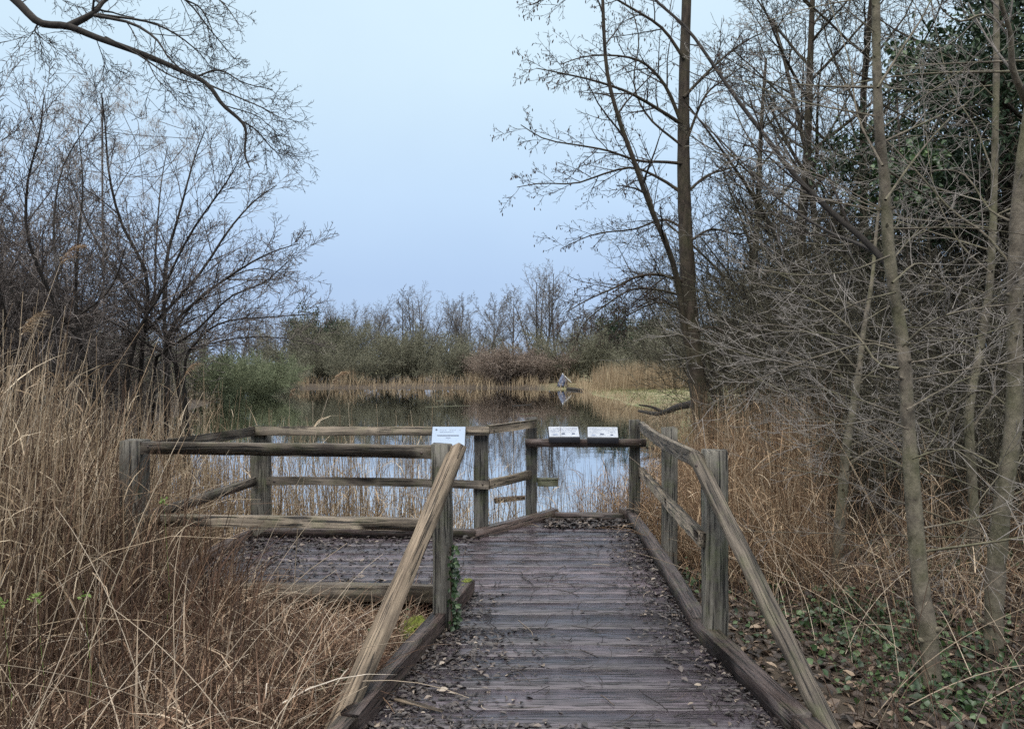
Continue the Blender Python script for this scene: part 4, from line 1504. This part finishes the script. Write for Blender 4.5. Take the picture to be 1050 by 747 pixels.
# reeds standing in the water behind the far rail
Tb, Gb = Tubes(), Geo()
X, Y = scatter(5200, U(-7.5, 0.6), U(6.75, 9.6), lambda x, y: ~on_deck(x, y, .1) & (RNG.random(len(x)) < np.clip(1.0 - (x + 3.2) * .26, .2, 1.0)))
reeds(Tb, Gb, X, Y, .7, 1.5, .0042, 1.2, .07)
X, Y = scatter(900, U(-4.2, .7), U(6.7, 7.6), lambda x, y: ~on_deck(x, y, .06))
reeds(Tb, Gb, X, Y, .25, .6, .003, 2.0, .5, bent=.5)
X, Y = scatter(320, U(-8, -.2), U(9, 14), lambda x, y: pond_sd(x, y) > -5)
reeds(Tb, Gb, X, Y, .9, 1.55, .0035, 1, .06)
X, Y = scatter(2600, U(-17, -6), U(8, 36), lambda x, y: (pond_sd(x, y) > -1.6) & (pond_sd(x, y) < 3) & (RNG.random(len(x)) < np.clip(.55 + pond_sd(x, y) * .35, .05, 1)))
reeds(Tb, Gb, X, Y, .5, 1.45, .006, 1.2, .12)
X, Y = scatter(420, U(3.2, 7.0), U(17, 31), lambda x, y: (pond_sd(x, y) < .3) & (pond_sd(x, y) > -1.6))
reeds(Tb, Gb, X, Y, .5, 1.1, .007, 1.2, .12)
stuff('reeds', [Tb, Gb], M['reed'], 'pale dry reeds standing in the water behind the platform rail', 'reeds')
# reeds right of the panels
Tb, Gb = Tubes(), Geo()
X, Y = scatter(800, lambda n: RNG.normal(1.45, .42, n), U(7.4, 9.4), lambda x, y: x > .55)
reeds(Tb, Gb, X, Y, .75, 1.2, .0032, 2.2, .10)
X, Y = scatter(160, U(.4, 1.4), U(7.4, 8.6))
reeds(Tb, Gb, X, Y, .3, .7, .003, 1.2, .15)
X, Y = scatter(500, U(1.35, 2.2), U(5.2, 8.0))
reeds(Tb, Gb, X, Y, .5, 1.0, .003, 2.2, .25, bent=.3)
stuff('reeds', [Tb, Gb], M['reed_red'], 'tan reeds under and right of the two sloped panels', 'reeds')
# big rusty reed bed on the right
Tb, Gb = Tubes(), Geo()
X, Y = scatter(5200, U(1.75, 7.0), U(4.6, 11.5), lambda x, y: (x > 1.55 + (y - 4.6) * .07) & (x < 1.9 + y * .42) & (x > 2.6 - (y - 4.4) * .5) & ((x < .39 * y + .1) | (RNG.random(len(x)) < .16)))
hs = 1.0
reeds(Tb, Gb, X, Y, .7, 1.35, .0030, 2.4, .16, bent=.2)
X, Y = scatter(900, U(2.6, 5.5), U(7.5, 11.5), lambda x, y: x < .42 * y + .3)
reeds(Tb, Gb, X, Y, 1.2, 1.75, .0034, 2.0, .09, bent=.1)
X, Y = scatter(2200, U(1.5, 5.0), U(4.3, 7.5), lambda x, y: (x > 2.5 - (y - 4.2) * .5) & ((x < .40 * y + .1) | (RNG.random(len(x)) < .22)))
reeds(Tb, Gb, X, Y, .3, .8, .0026, 2.5, .6, bent=.5)
X, Y = scatter(900, U(1.6, 3.4), U(5.6, 9.5), lambda x, y: (x > .215 * y + .15) & (x < .40 * y + .1))
reeds(Tb, Gb, X, Y, 1.05, 1.55, .0034, 1.4, .06, bent=.06)
stuff('reed_bed', [Tb, Gb], M['reed_red'], 'rust brown reed bed on the right bank between railing and pale trees', 'reeds')
# left reed band beside the platform
Tb, Gb = Tubes(), Geo()
X, Y = scatter(4200, U(-7.5, -2.5), U(4.0, 8.5), lambda x, y: ~on_deck(x, y, .06) & (RNG.random(len(x)) < np.clip((-x - 2.2) * .5, .2, 1)))
reeds(Tb, Gb, X, Y, .8, 1.95, .0036, 2.2, .15, bent=.18)
X, Y = scatter(420, U(-4.2, -1.9), U(2.8, 4.6), lambda x, y: x < -.62 * y + .4)
reeds(Tb, Gb, X, Y, .9, 1.7, .0032, 2.5, .18, bent=.15)
X, Y = scatter(170, U(-3.4, -2.2), U(3.2, 4.4), lambda x, y: x < -.60 * y)
reeds(Tb, Gb, X, Y, 1.5, 2.1, .0034, 2.0, .14, bent=.06)
X, Y = scatter(120, U(-3.2, -2.3), U(4.1, 4.6))
reeds(Tb, Gb, X, Y, .7, 1.15, .003, 2.5, .18, bent=.2)
stuff('reed_bed', [Tb, Gb], M['reed'], 'tall dry reeds crowding the left side of the platform', 'reeds')

# dead grass of the left foreground
def left_ok(x, y):
    edge = np.interp(y, [1.0, 2.2, 3.0, 4.3, 4.8, 4.81, 6.5], [-1.0, -.95, -.80, -.55, -.5, -2.5, -2.5])
    return x < edge


def left_h(x, y):
    """how tall the tangle is"""
    return np.clip(.30 + (-x - 0.75) * .34, .18, 1.05) * np.clip(.55 + (y - 1.8) * .25, .5, 1.15)


def room_above(x, y, z):
    """the tangle is trodden low beside the platform and taller further left"""
    q = CX + x * F / y
    lim = np.interp(q, [-200, 0, 90, 150, 215, 280, 350, 450], [372, 385, 412, 450, 540, 618, 640, 700])
    return np.maximum(H - (lim - CY) * y / F - z, .05)


Gb = Geo()
X, Y = scatter(14000, U(-5.0, -.5), U(1.5, 5.2), lambda x, y: left_ok(x, y) & (x > -1.0 - y * .75))
m_ = len(X)
hh = left_h(X, Y)
hh = np.minimum(hh, room_above(X, Y, gz(X, Y)))
L = hh * RNG.uniform(.5, 1.25, m_)
L = np.maximum(L, RNG.uniform(.08, .3, m_))
zoff = RNG.uniform(0, .45, m_) * hh * (RNG.random(m_) < .5)
P = np.stack([X, Y, gz(X, Y) - .02 + zoff], 1)
az = np.where(RNG.random(m_) < .4, RNG.normal(.5, .8, m_), RNG.uniform(0, 6.28, m_))
up_ = RNG.random(m_) < .28
pts = arcs(P, L, az, np.where(up_, np.abs(RNG.normal(0, .22, m_)), RNG.uniform(.1, 1.3, m_)), np.where(up_, RNG.uniform(0, .6, m_), RNG.uniform(.2, 2.3, m_)), 5, .25)
ribbons(Gb, pts, RNG.uniform(.004, .014, m_), RNG.uniform(0, 6.28, m_))
# flattened mat
X, Y = scatter(11000, U(-2.6, -.45), U(2.0, 4.85), left_ok)
m_ = len(X)
P = np.stack([X, Y, gz(X, Y) + RNG.uniform(.0, .22, m_) * np.minimum(1, room_above(X, Y, gz(X, Y)) / .35)], 1)
pts = arcs(P, RNG.uniform(.15, .5, m_), RNG.uniform(0, 6.28, m_), RNG.uniform(.7, 1.5, m_), RNG.uniform(.1, 1.0, m_), 4)
ribbons(Gb, pts, RNG.uniform(.004, .010, m_), RNG.uniform(0, 6.28, m_))
stuff('dead_grass', [Gb], M['dead_grass'], 'tangle of dead tan grass filling the left foreground', 'grass')

Tb = Tubes()
X, Y = scatter(4000, U(-5.0, -.7), U(1.7, 5.0), lambda x, y: left_ok(x, y) & (x > -1.0 - y * .75))
m_ = len(X)
P = np.stack([X, Y, gz(X, Y) - .02], 1)
pts = arcs(P, np.minimum(left_h(X, Y) * 1.2, room_above(X, Y, P[:, 2])) * RNG.uniform(.6, 1.25, m_), RNG.uniform(0, 6.28, m_), np.abs(RNG.normal(0, .3, m_)), RNG.normal(.1, .35, m_), 6)
Tb.batch(pts, np.linspace(1, .4, 7)[None, :] * RNG.uniform(.0014, .0042, m_)[:, None], 4)
X, Y = scatter(700, U(1.4, 4.2), U(2.7, 6.5), lambda x, y: x > 1.45)
m_ = len(X)
P = np.stack([X, Y, gz(X, Y) - .02], 1)
pts = arcs(P, RNG.uniform(.3, 1.1, m_), RNG.uniform(0, 6.28, m_), np.abs(RNG.normal(.2, .4, m_)), RNG.normal(.4, .6, m_), 6)
Tb.batch(pts, np.linspace(1, .4, 7)[None, :] * RNG.uniform(.001, .0026, m_)[:, None], 4)
stuff('dead_stems', [Tb], M['brown_stem'], 'dark brown dead stems sticking up through the dead grass', 'dead stems')

Tb = Tubes()
for n_, fx, fy, ok in [(420, U(-4.6, -.7), U(1.8, 5.0), left_ok), (190, U(1.5, 4.0), U(3.0, 6.8), None)]:
    X, Y = scatter(n_, fx, fy, ok)
    m_ = len(X)
    P = np.stack([X, Y, gz(X, Y) + RNG.uniform(0, .2, m_)], 1)
    pts = arcs(P, RNG.uniform(.5, 1.3, m_) * (np.clip(room_above(X, Y, P[:, 2]) / .6, .3, 1) if fx(1)[0] < 0 else 1), RNG.uniform(0, 6.28, m_), RNG.uniform(.1, 1.2, m_), RNG.uniform(.1, 1.3, m_), 9, .15)
    Tb.batch(pts, np.linspace(1, .45, 10)[None, :] * RNG.uniform(.0016, .003, m_)[:, None], 4)
stuff('pale_stalks', [Tb], M['pale_stem'], 'long pale arching stalks scattered over the undergrowth', 'dead stems')

# individual plumed reeds in front at left
for k, (px, py, D, lx, lab) in enumerate([
    (62, 270, 3.3, .9, 'plumed reed leaning furthest up, against the left bushes'),
    (22, 345, 2.7, .5, 'plumed reed with pale ragged plume at the left edge'),
    (190, 385, 5.0, .5, 'plumed reed with drooping brown plume above the left corner post'),
    (297, 408, 7.6, .05, 'plumed reed standing over the far left post'),
    (340, 395, 4.6, .5, 'long leaning reed crossing in front of the platform corner')]):
    tip = at(px, py, D)
    bx, by = tip.x - lx * .55, D + .1
    base = Vector((bx, by, float(gz(bx, by)) - .02))
    root = empty('plumed_reed', base)
    tag(root, lab, 'reed', 'plumed reeds at left')
    Tb = Tubes()
    path = smooth([base, base.lerp(tip, .5) + Vector((-lx * .12, 0, .12)), tip], 12)
    Tb.add(path, [.0034 - .0018 * i / 12 for i in range(13)])
    Tb.build('stalk', M['pale_stem'], root, base)
    G = Geo()
    n_ = 160
    d = (path[-1] - path[-3]).normalized()
    t = RNG.uniform(0, 1, n_)
    Lp = .17
    P = np.array([tuple(tip)]) + np.array([tuple(d)]) * (t * Lp)[:, None] + RNG.normal(0, .004, (n_, 3)) + np.array([[.25, 0, -.5]]) * (t ** 2 * Lp)[:, None]
    pts = arcs(P, RNG.uniform(.03, .09, n_) * (1.1 - t * .6), RNG.normal(0.2, .6, n_), RNG.uniform(.8, 1.6, n_), RNG.uniform(.3, 1.0, n_), 3)
    ribbons(G, pts, RNG.uniform(.0025, .005, n_), RNG.uniform(0, 6.28, n_))
    tag(G.build('plume', M['reed_red'] if k != 1 else M['reed'], root, origin=base), kind='stuff')

# far bank reeds and grass
Tb, Gb = Tubes(), Geo()
X, Y = scatter(17000, U(-19, 12), U(38, 64), lambda x, y: (pond_sd(x, y) > -.4) & (pond_sd(x, y) < 2.2 + 1.2 * np.sin(x * 1.3)) & ~((x > 2) & (y < 50)) & ~((x < -14) & (y < 55)))
hm = .55 + .75 * np.abs(np.sin(X * .9 + 1.0) * np.sin(X * .31))
m_ = len(X)
P = np.stack([X, Y, gz(X, Y)], 1)
pts = arcs(P, hm * RNG.uniform(.6, 1.5, m_), RNG.uniform(0, 6.28, m_), np.abs(RNG.normal(0, .25, m_)), RNG.uniform(0, .6, m_), 3)
ribbons(Gb, pts, RNG.uniform(.02, .045, m_), RNG.uniform(0, 6.28, m_))
X, Y = scatter(9000, U(2.5, 9), U(16, 58), lambda x, y: (pond_sd(x, y) > -.5) & (pond_sd(x, y) < .75 + .5 * np.sin(y * 1.1)))
m_ = len(X)
P = np.stack([X, Y, gz(X, Y)], 1)
pts = arcs(P, RNG.uniform(.12, .5, m_) * (.5 + Y / 60), RNG.uniform(0, 6.28, m_), np.abs(RNG.normal(0, .35, m_)), RNG.uniform(0, 1.0, m_), 3)
ribbons(Gb, pts, RNG.uniform(.01, .028, m_), RNG.uniform(0, 6.28, m_))
X, Y = scatter(2600, U(6.0, 13.5), U(47, 56))
m_ = len(X)
P = np.stack([X, Y, gz(X, Y)], 1)
pts = arcs(P, RNG.uniform(1.0, 2.1, m_), RNG.uniform(0, 6.28, m_), np.abs(RNG.normal(0, .08, m_)), RNG.uniform(0, .3, m_), 3)
ribbons(Gb, pts, RNG.uniform(.02, .05, m_), RNG.uniform(0, 6.28, m_))
stuff('reed_fringe', [Gb], M['far_reed'], 'strip of tan reeds along the far waterline', 'reeds')
Gb = Geo()
X, Y = scatter(30000, U(3.2, 13), U(14, 60), lambda x, y: (pond_sd(x, y) > .1) & (x < 4 + (y) * .18))
m_ = len(X)
P = np.stack([X, Y, gz(X, Y)], 1)
tuf = .5 + np.clip(np.sin(X * 2.3 + np.sin(Y * .7) * 2) * np.sin(Y * .9 + X), 0, 1) * 1.6
pts = arcs(P, RNG.uniform(.05, .2, m_) * tuf, RNG.uniform(0, 6.28, m_), np.abs(RNG.normal(0, .5, m_)), RNG.uniform(0, .8, m_), 2)
ribbons(Gb, pts, RNG.uniform(.012, .03, m_), RNG.uniform(0, 6.28, m_))
stuff('grass', [Gb], M['grass'], 'short green grass on the bank beyond the alder', 'grass')

# ------------------------------------------------------------------ leaf litter
def litter(G, X, Y, Z, L0, L1, tilt=.35):
    m = len(X)
    P = np.stack([X, Y, Z], 1)
    a = RNG.uniform(0, 6.28, m)
    D = np.stack([np.cos(a), np.sin(a), RNG.normal(0, tilt, m)], 1)
    Nn = np.stack([RNG.normal(0, tilt, m), RNG.normal(0, tilt, m), np.ones(m)], 1)
    L = RNG.uniform(L0, L1, m)
    leaves(G, P, D, Nn, L, L * RNG.uniform(.25, .7, m), .15)


G = Geo()
X, Y = scatter(14000, U(1.15, 5.5), U(2.2, 6.5), lambda x, y: ~on_deck(x, y, -.05))
litter(G, X, Y, gz(X, Y) + RNG.uniform(.004, .035, len(X)), .03, .085)
X, Y = scatter(5000, U(-2.2, -.4), U(2.0, 4.8), lambda x, y: ~on_deck(x, y, -.02))
litter(G, X, Y, gz(X, Y) + RNG.uniform(.004, .03, len(X)), .03, .07)
stuff('leaf_litter', [G], M['litter'], 'brown leaf litter on the ground beside the boardwalk', 'leaf litter')

G = Geo()
X, Y = scatter(52000, U(-.9, 1.35), U(1.8, 7.1), lambda x, y: on_deck(x, y, 0))
x0 = np.interp(Y, [a for a, _ in XMIN_MAIN], [b for _, b in XMIN_MAIN])
x1 = np.interp(Y, [a for a, _ in XMAX_MAIN], [b for _, b in XMAX_MAIN])
dl = np.where(Y < 4.85, X - x0, 9)
dr = x1 - X
near = np.clip((3.2 - Y) / .3, 0, 1) * np.clip(1 - X, .25, 1)
ed = np.exp(-np.minimum(dl, 9) / (.11 + .15 * (Y < 4.2))) * 1.3 + np.exp(-dr / .14) * 1.3 + near * .35 + .003
keep = RNG.random(len(X)) < np.clip(ed * 1.15 - .07, .002, 1)
X, Y = X[keep], Y[keep]
litter(G, X, Y, np.full(len(X), .004) + RNG.uniform(0, .012, len(X)), .012, .046, .22)
X, Y = scatter(5000, U(-2.35, -.3), U(4.9, 6.5), lambda x, y: on_deck(x, y, -.02))
keep = RNG.random(len(X)) < np.clip(.10 + np.exp(-(X + 2.35) / .5) + .8 * np.exp(-np.abs(6.40 - Y) / .08), 0, 1)
X, Y = X[keep], Y[keep]
litter(G, X, Y, np.full(len(X), .005) + RNG.uniform(0, .01, len(X)), .02, .06, .25)
X, Y = scatter(800, U(.3, 1.15), U(6.75, 7.15), lambda x, y: on_deck(x, y, -.02))
litter(G, X, Y, np.full(len(X), .005) + RNG.uniform(0, .02, len(X)), .02, .07, .3)
Tt = Tubes()
n_ = 420
X = RNG.uniform(-.7, 1.15, n_)
Y = RNG.uniform(2.6, 6.6, n_)
ok = on_deck(X, Y, -.05)
X, Y = X[ok], Y[ok]
m_ = len(X)
P = np.stack([X, Y, np.full(m_, .012)], 1)
pts = arcs(P, RNG.uniform(.04, .22, m_), RNG.uniform(0, 6.28, m_), np.full(m_, 1.5) + RNG.normal(0, .04, m_), np.full(m_, .04), 4, .4)
Tt.batch(pts, np.full((m_, 5), 1.0) * RNG.uniform(.001, .0032, m_)[:, None], 3)
stuff('fallen_leaves', [G, Tt], M['deck_litter'], 'wet dark leaves and twigs gathered along the edges of the boardwalk', 'leaf litter')

# ivy and small green plants over the ground
G = Geo()


def ivy_patch(px, py, sx, sy, n_, D=None, s0=.022, s1=.05, hz=.06):
    n_ = int(n_ * 1.15)
    Dg = (H + .12) * F / (py - CY)
    c = at(px, py, Dg)
    X = RNG.normal(c.x, sx, n_)
    Y = RNG.normal(c.y, sy, n_)
    ok = ~on_deck(X, Y, .02)
    X, Y = X[ok], Y[ok]
    P = np.stack([X, Y, gz(X, Y) + np.abs(RNG.normal(.02, hz, len(X)))], 1)
    L = RNG.uniform(s0, s1, len(X))
    leaves(G, P, rand_dirs(len(X), .5), rand_dirs(len(X), .6) * .7 + np.array([0, -.3, .9]), L, L * RNG.uniform(.7, 1.0, len(X)), .12)


for a in [(880, 640, .35, .25, 420), (930, 660, .3, .2, 320), (980, 700, .3, .15, 300), (1030, 730, .25, .12, 260), (860, 620, .25, .2, 200), (790, 600, .12, .15, 60),
          (705, 590, .06, .12, 50), (725, 640, .07, .1, 60), (960, 560, .5, .4, 350), (1030, 580, .4, .3, 250), (740, 690, .05, .05, 25)]:
    ivy_patch(*a)
for a in [(415, 650, .10, .10, 60, None, .02, .05), (350, 720, .10, .08, 130, None, .025, .055), (425, 690, .05, .05, 40, None, .02, .04), (495, 655, .03, .05, 22, None, .02, .035)]:
    ivy_patch(*a)
stuff('ground_ivy', [G], M['ivy'], 'dark green ivy leaves spreading over the leaf litter', 'ivy')
# ivy up the front post
G = Geo()
n_ = 150
zz = RNG.uniform(0.0, .48, n_)
P = np.stack([-.345 + RNG.normal(.006, .012, n_) + .03 * (1 - zz / .5) * RNG.random(n_), 4.21 + RNG.normal(-.01, .03, n_), zz], 1)
L = RNG.uniform(.018, .038, n_)
leaves(G, P, rand_dirs(n_) + np.array([.3, -.2, -.6]), rand_dirs(n_) * .5 + np.array([.6, -.8, .2]), L, L * .9)
iv = empty('ivy_climber', (-.345, 4.2, 0))
tag(iv, 'small ivy climbing the front left post', 'ivy')
Tb = Tubes()
Tb.add(smooth([Vector((-.33, 4.18, -.1)), Vector((-.344, 4.19, .15)), Vector((-.349, 4.19, .47))], 8), [.003] * 9)
Tb.build('vine', M['brown_stem'], iv, iv.location)
tag(G.build('leaves', M['ivy'], iv, origin=iv.location), kind='stuff')

# mossy tussocks
def tussock(px, py, D, rad, n_, mat, label, name='moss_cushion', h=.06):
    c = at(px, py, D)
    g0 = float(gz(c.x, c.y))
    root = empty(name, (c.x, c.y, g0))
    tag(root, label, 'moss' if 'moss' in name else 'grass tuft')
    G = Geo()
    if 'moss' in name:
        mound(G, (0, 0, -.01), rad, rad * .6, c.z - g0, 10, 22, .12)
        G.build('cushion', mat, root, True)
        G = Geo()
    X, Y = RNG.normal(0, rad * .5, n_), RNG.normal(0, rad * .3, n_)
    P = np.stack([X, Y, np.full(n_, max(.0, c.z - g0 - .02) if 'moss' in name else 0) * np.exp(-(X ** 2 + (Y * 1.6) ** 2) / rad ** 2)], 1)
    pts = arcs(P, RNG.uniform(.4, 1.2, n_) * h, RNG.uniform(0, 6.28, n_), RNG.uniform(.1, .9, n_), RNG.uniform(.2, 1.4, n_), 4)
    ribbons(G, pts, np.full(n_, .004 if 'moss' in name else .007), RNG.uniform(0, 6.28, n_))
    tag(G.build('blades', M['grass'], root), kind='stuff')


tussock(427, 631, 4.45, .11, 420, M['moss'], 'yellow green moss cushion left of the front post foot', h=.04)
tussock(225, 590, 4.0, .10, 90, M['grass'], 'dark green grass tuft at the left end of the platform', 'grass_tuft', .32)

# fallen branch on the bank, log and sticks in the water
random.seed(9)
fb = empty('fallen_branch', at(690, 420, 24))
tag(fb, 'dark fallen branch lying on the far bank beside the alder trunk', 'branch')
Tb = Tubes()
Tb.add(smooth([at(716, 413, 19), at(695, 417, 20), at(675, 424, 21), at(655, 421, 22)], 12), [.11 - .006 * i for i in range(13)])
Tb.add(smooth([at(680, 422, 20.8), at(668, 417, 21), at(655, 415, 21)], 6), [.05 - .005 * i for i in range(7)])
Tb.build('limb', M['limb'], fb, fb.location)


def floater(px0, py0, px1, py1, r, mat, label, name='floating_stick', sink=.3):
    D0 = (H - WATER_Z) * F / (py0 - CY)
    D1 = (H - WATER_Z) * F / (py1 - CY)
    a, c = at(px0, py0, D0), at(px1, py1, D1)
    a.z = c.z = WATER_Z + r * sink
    T = Tubes()
    pts = smooth([a, a.lerp(c, .5) + Vector((0, .02, 0)), c], 8)
    T.add(pts, [r * (1 - .04 * i) for i in range(9)])
    root = empty(name, a)
    tag(root, label, 'stick' if 'stick' in name else 'log')
    T.build('wood', mat, root, a)


floater(508, 513, 538, 510, .028, M['kerb'], 'brown log floating behind the diagonal rail', 'floating_log', .6)
floater(436, 417, 482, 415.6, .014, M['stub'], 'long pale stick floating far out on the pond')
floater(447, 411, 455, 410.6, .022, M['stub'], 'short pale stick floating left of centre on the pond')
floater(525, 416, 545, 414.6, .022, M['limb'], 'dark forked stick floating mid pond')
floater(552, 423.6, 533, 424.3, .010, M['stub'], 'thin stick floating above the left sloped panel')
floater(582, 399, 601, 401, .12, M['limb'], 'dark log at the far waterline right of the tarpaulin', 'floating_log', .6)
floater(606, 398, 614, 399, .12, M['limb'], 'short dark log at the edge of the far grass bank', 'floating_log', .6)

sp = empty('wood_splinter', at(432, 727, 3.22))
tag(sp, 'pale split piece of wood lying on the litter by the left kerb', 'wood splinter')
sp.location.z = .02
beam('sliver', (sp.location.x - .12, sp.location.y + .06, .025), (sp.location.x + .10, sp.location.y - .05, .02), .028, .010, M['pale_rail'], sp, .002, taper=.4)

# the blue-grey tarpaulin on leaning poles at the far water's edge
DT = 58.6
c = at(578, 398, DT)
zt = float(gz(c.x, c.y))
tp = empty('tarpaulin_shelter', (c.x, c.y, zt))
tag(tp, 'small blue grey tarpaulin draped over leaning poles at the far water edge', 'tarpaulin shelter')
apex = Vector((-.07, 0, H - (383.5 - CY) * DT / F - zt))
for q in [(.62, -.1, .35), (-.35, .3, 0), (-.3, -.3, 0), (.35, .35, 0)]:
    Tb = Tubes()
    Tb.add([apex + (apex - Vector(q)) * .06, apex.lerp(Vector(q), .5), Vector(q)], [.03, .032, .034])
    Tb.build('pole', M['pole'], tp)
random.seed(4)
G = Geo()
V, f = [], []
n_, m_ = 10, 26
for i in range(n_ + 1):
    t = i / n_
    for j in range(m_):
        a = math.radians(20 + 290 * j / (m_ - 1)) + 1.0
        rad = (.03 + .36 * t ** .7) * (1 + .22 * math.sin(j * 1.9) * t + random.uniform(-.10, .10))
        V.append((apex.x + rad * math.cos(a) - .04 * t, rad * .8 * math.sin(a), apex.z * (1 - .93 * t) - .03 * math.sin(j * 2.3) * t))
for i in range(n_):
    for j in range(m_ - 1):
        f.append((i * m_ + j, i * m_ + j + 1, (i + 1) * m_ + j + 1, (i + 1) * m_ + j))
G.add(np.array(V), f)
sheet = G.build('tarpaulin', M['tarp'], tp, True)
sd_ = sheet.modifiers.new('s', 'SOLIDIFY')
sd_.thickness = .01
G = Geo()
G.add([(.02, -.36, .15), (.30, -.30, .50), (.05, -.22, .78), (-.05, -.30, .5)], [(0, 1, 2, 3)])
d_ = G.build('dark_flap', M['tarp_dark'], tp)
s2 = d_.modifiers.new('s', 'SOLIDIFY')
s2.thickness = .02
G = Geo()
mound(G, (apex.x, 0, apex.z - .02), .05, .05, .10, 6, 10, .05)
G.build('pole_cap', M['pole'], tp, True)

# little fresh green shoots in the grass at left
G = Geo()
for k, (px, py, D) in enumerate([(168, 514, 3.9), (86, 610, 3.0), (3, 620, 2.8), (37, 611, 3.0)]):
    c = at(px, py, D)
    n_ = 13
    P = np.array([tuple(c)]) + RNG.normal(0, .009, (n_, 3))
    L = RNG.uniform(.012, .026, n_)
    leaves(G, P, rand_dirs(n_) + np.array([0, 0, .4]), rand_dirs(n_), L, L * .6)
    q = np.array([[c.x, c.y, float(gz(c.x, c.y))]])
    pts = np.stack([q, (q + np.array([tuple(c)])) / 2 + .02, np.array([tuple(c)])], 1)
    ribbons(G, pts, np.array([.004]), np.array([0.3]))
mg = island_mat('fresh_green', [(0, (.12, .19, .04)), (1, (.27, .36, .12))], .6, .3)
stuff('green_shoots', [G], mg, 'fresh bright green shoots among the dead grass', 'green shoots')

# ------------------------------------------------------------------ light, sky, camera
w = bpy.data.worlds.new('World')
S.world = w
w.use_nodes = True
nt = w.node_tree
bg = nt.nodes['Background']
sky = nt.nodes.new('ShaderNodeTexSky')
sky.sky_type = 'NISHITA'
sky.sun_disc = False
SUN_EL, SUN_AZ = math.radians(48), math.radians(200)
sky.sun_elevation = SUN_EL
sky.sun_rotation = SUN_AZ
tc = nt.nodes.new('ShaderNodeTexCoord')
sep = nt.nodes.new('ShaderNodeSeparateXYZ')
nt.links.new(tc.outputs['Generated'], sep.inputs[0])
r = ramp(nt, [(0.0, (.095, .128, .186)), (.108, (.104, .140, .199)), (.22, (.128, .169, .220)), (.36, (.149, .190, .2225)), (.50, (.158, .198, .228)), (.68, (.42, .43, .44)), (1.0, (.86, .84, .80))])
nt.links.new(sep.outputs[2], r.inputs[0])
# soft mottling of the cloud deck
nz = noise(nt, tc.outputs['Generated'], 1.7, 5, .55)
nr = ramp(nt, [(.3, (.945, .95, .965)), (.7, (1.055, 1.05, 1.035))])
nt.links.new(nz.outputs[0], nr.inputs[0])
cc = mixc(nt, 1.0, r.outputs[0], nr.outputs[0], 'MULTIPLY')
sc_ = nt.nodes.new('ShaderNodeVectorMath')
sc_.operation = 'SCALE'
sc_.inputs['Scale'].default_value = 30.0
nt.links.new(cc, sc_.inputs[0])
fin = mixc(nt, 0.95, sky.outputs[0], sc_.outputs[0])
nt.links.new(fin, bg.inputs[0])
bg.inputs[1].default_value = 0.1

sun = bpy.data.lights.new('sun', 'SUN')
sun.energy = 1.5
sun.angle = math.radians(30)
sun.color = (1, .96, .91)
so = bpy.data.objects.new('sun', sun)
COL.objects.link(so)
dv = Vector((math.sin(SUN_AZ) * math.cos(SUN_EL), math.cos(SUN_AZ) * math.cos(SUN_EL), math.sin(SUN_EL)))
so.rotation_euler = (-dv).to_track_quat('-Z', 'Y').to_euler()
so.location = (0, -5, 12)

cam = bpy.data.cameras.new('camera')
cam.sensor_width = 36
cam.lens = 36 * F / 1050
cam.clip_end = 6000
cam.clip_start = .05
co = bpy.data.objects.new('camera', cam)
co.location = (0, 0, H)
co.rotation_euler = (math.pi / 2, 0, 0)
COL.objects.link(co)
S.camera = co
S.view_settings.view_transform = 'Standard'
S.view_settings.look = 'None'
S.view_settings.exposure = 0.585
S.view_settings.gamma = 1
S.render.film_transparent = False
S.cycles.max_bounces = 6
S.cycles.diffuse_bounces = 3
S.cycles.use_denoising = False
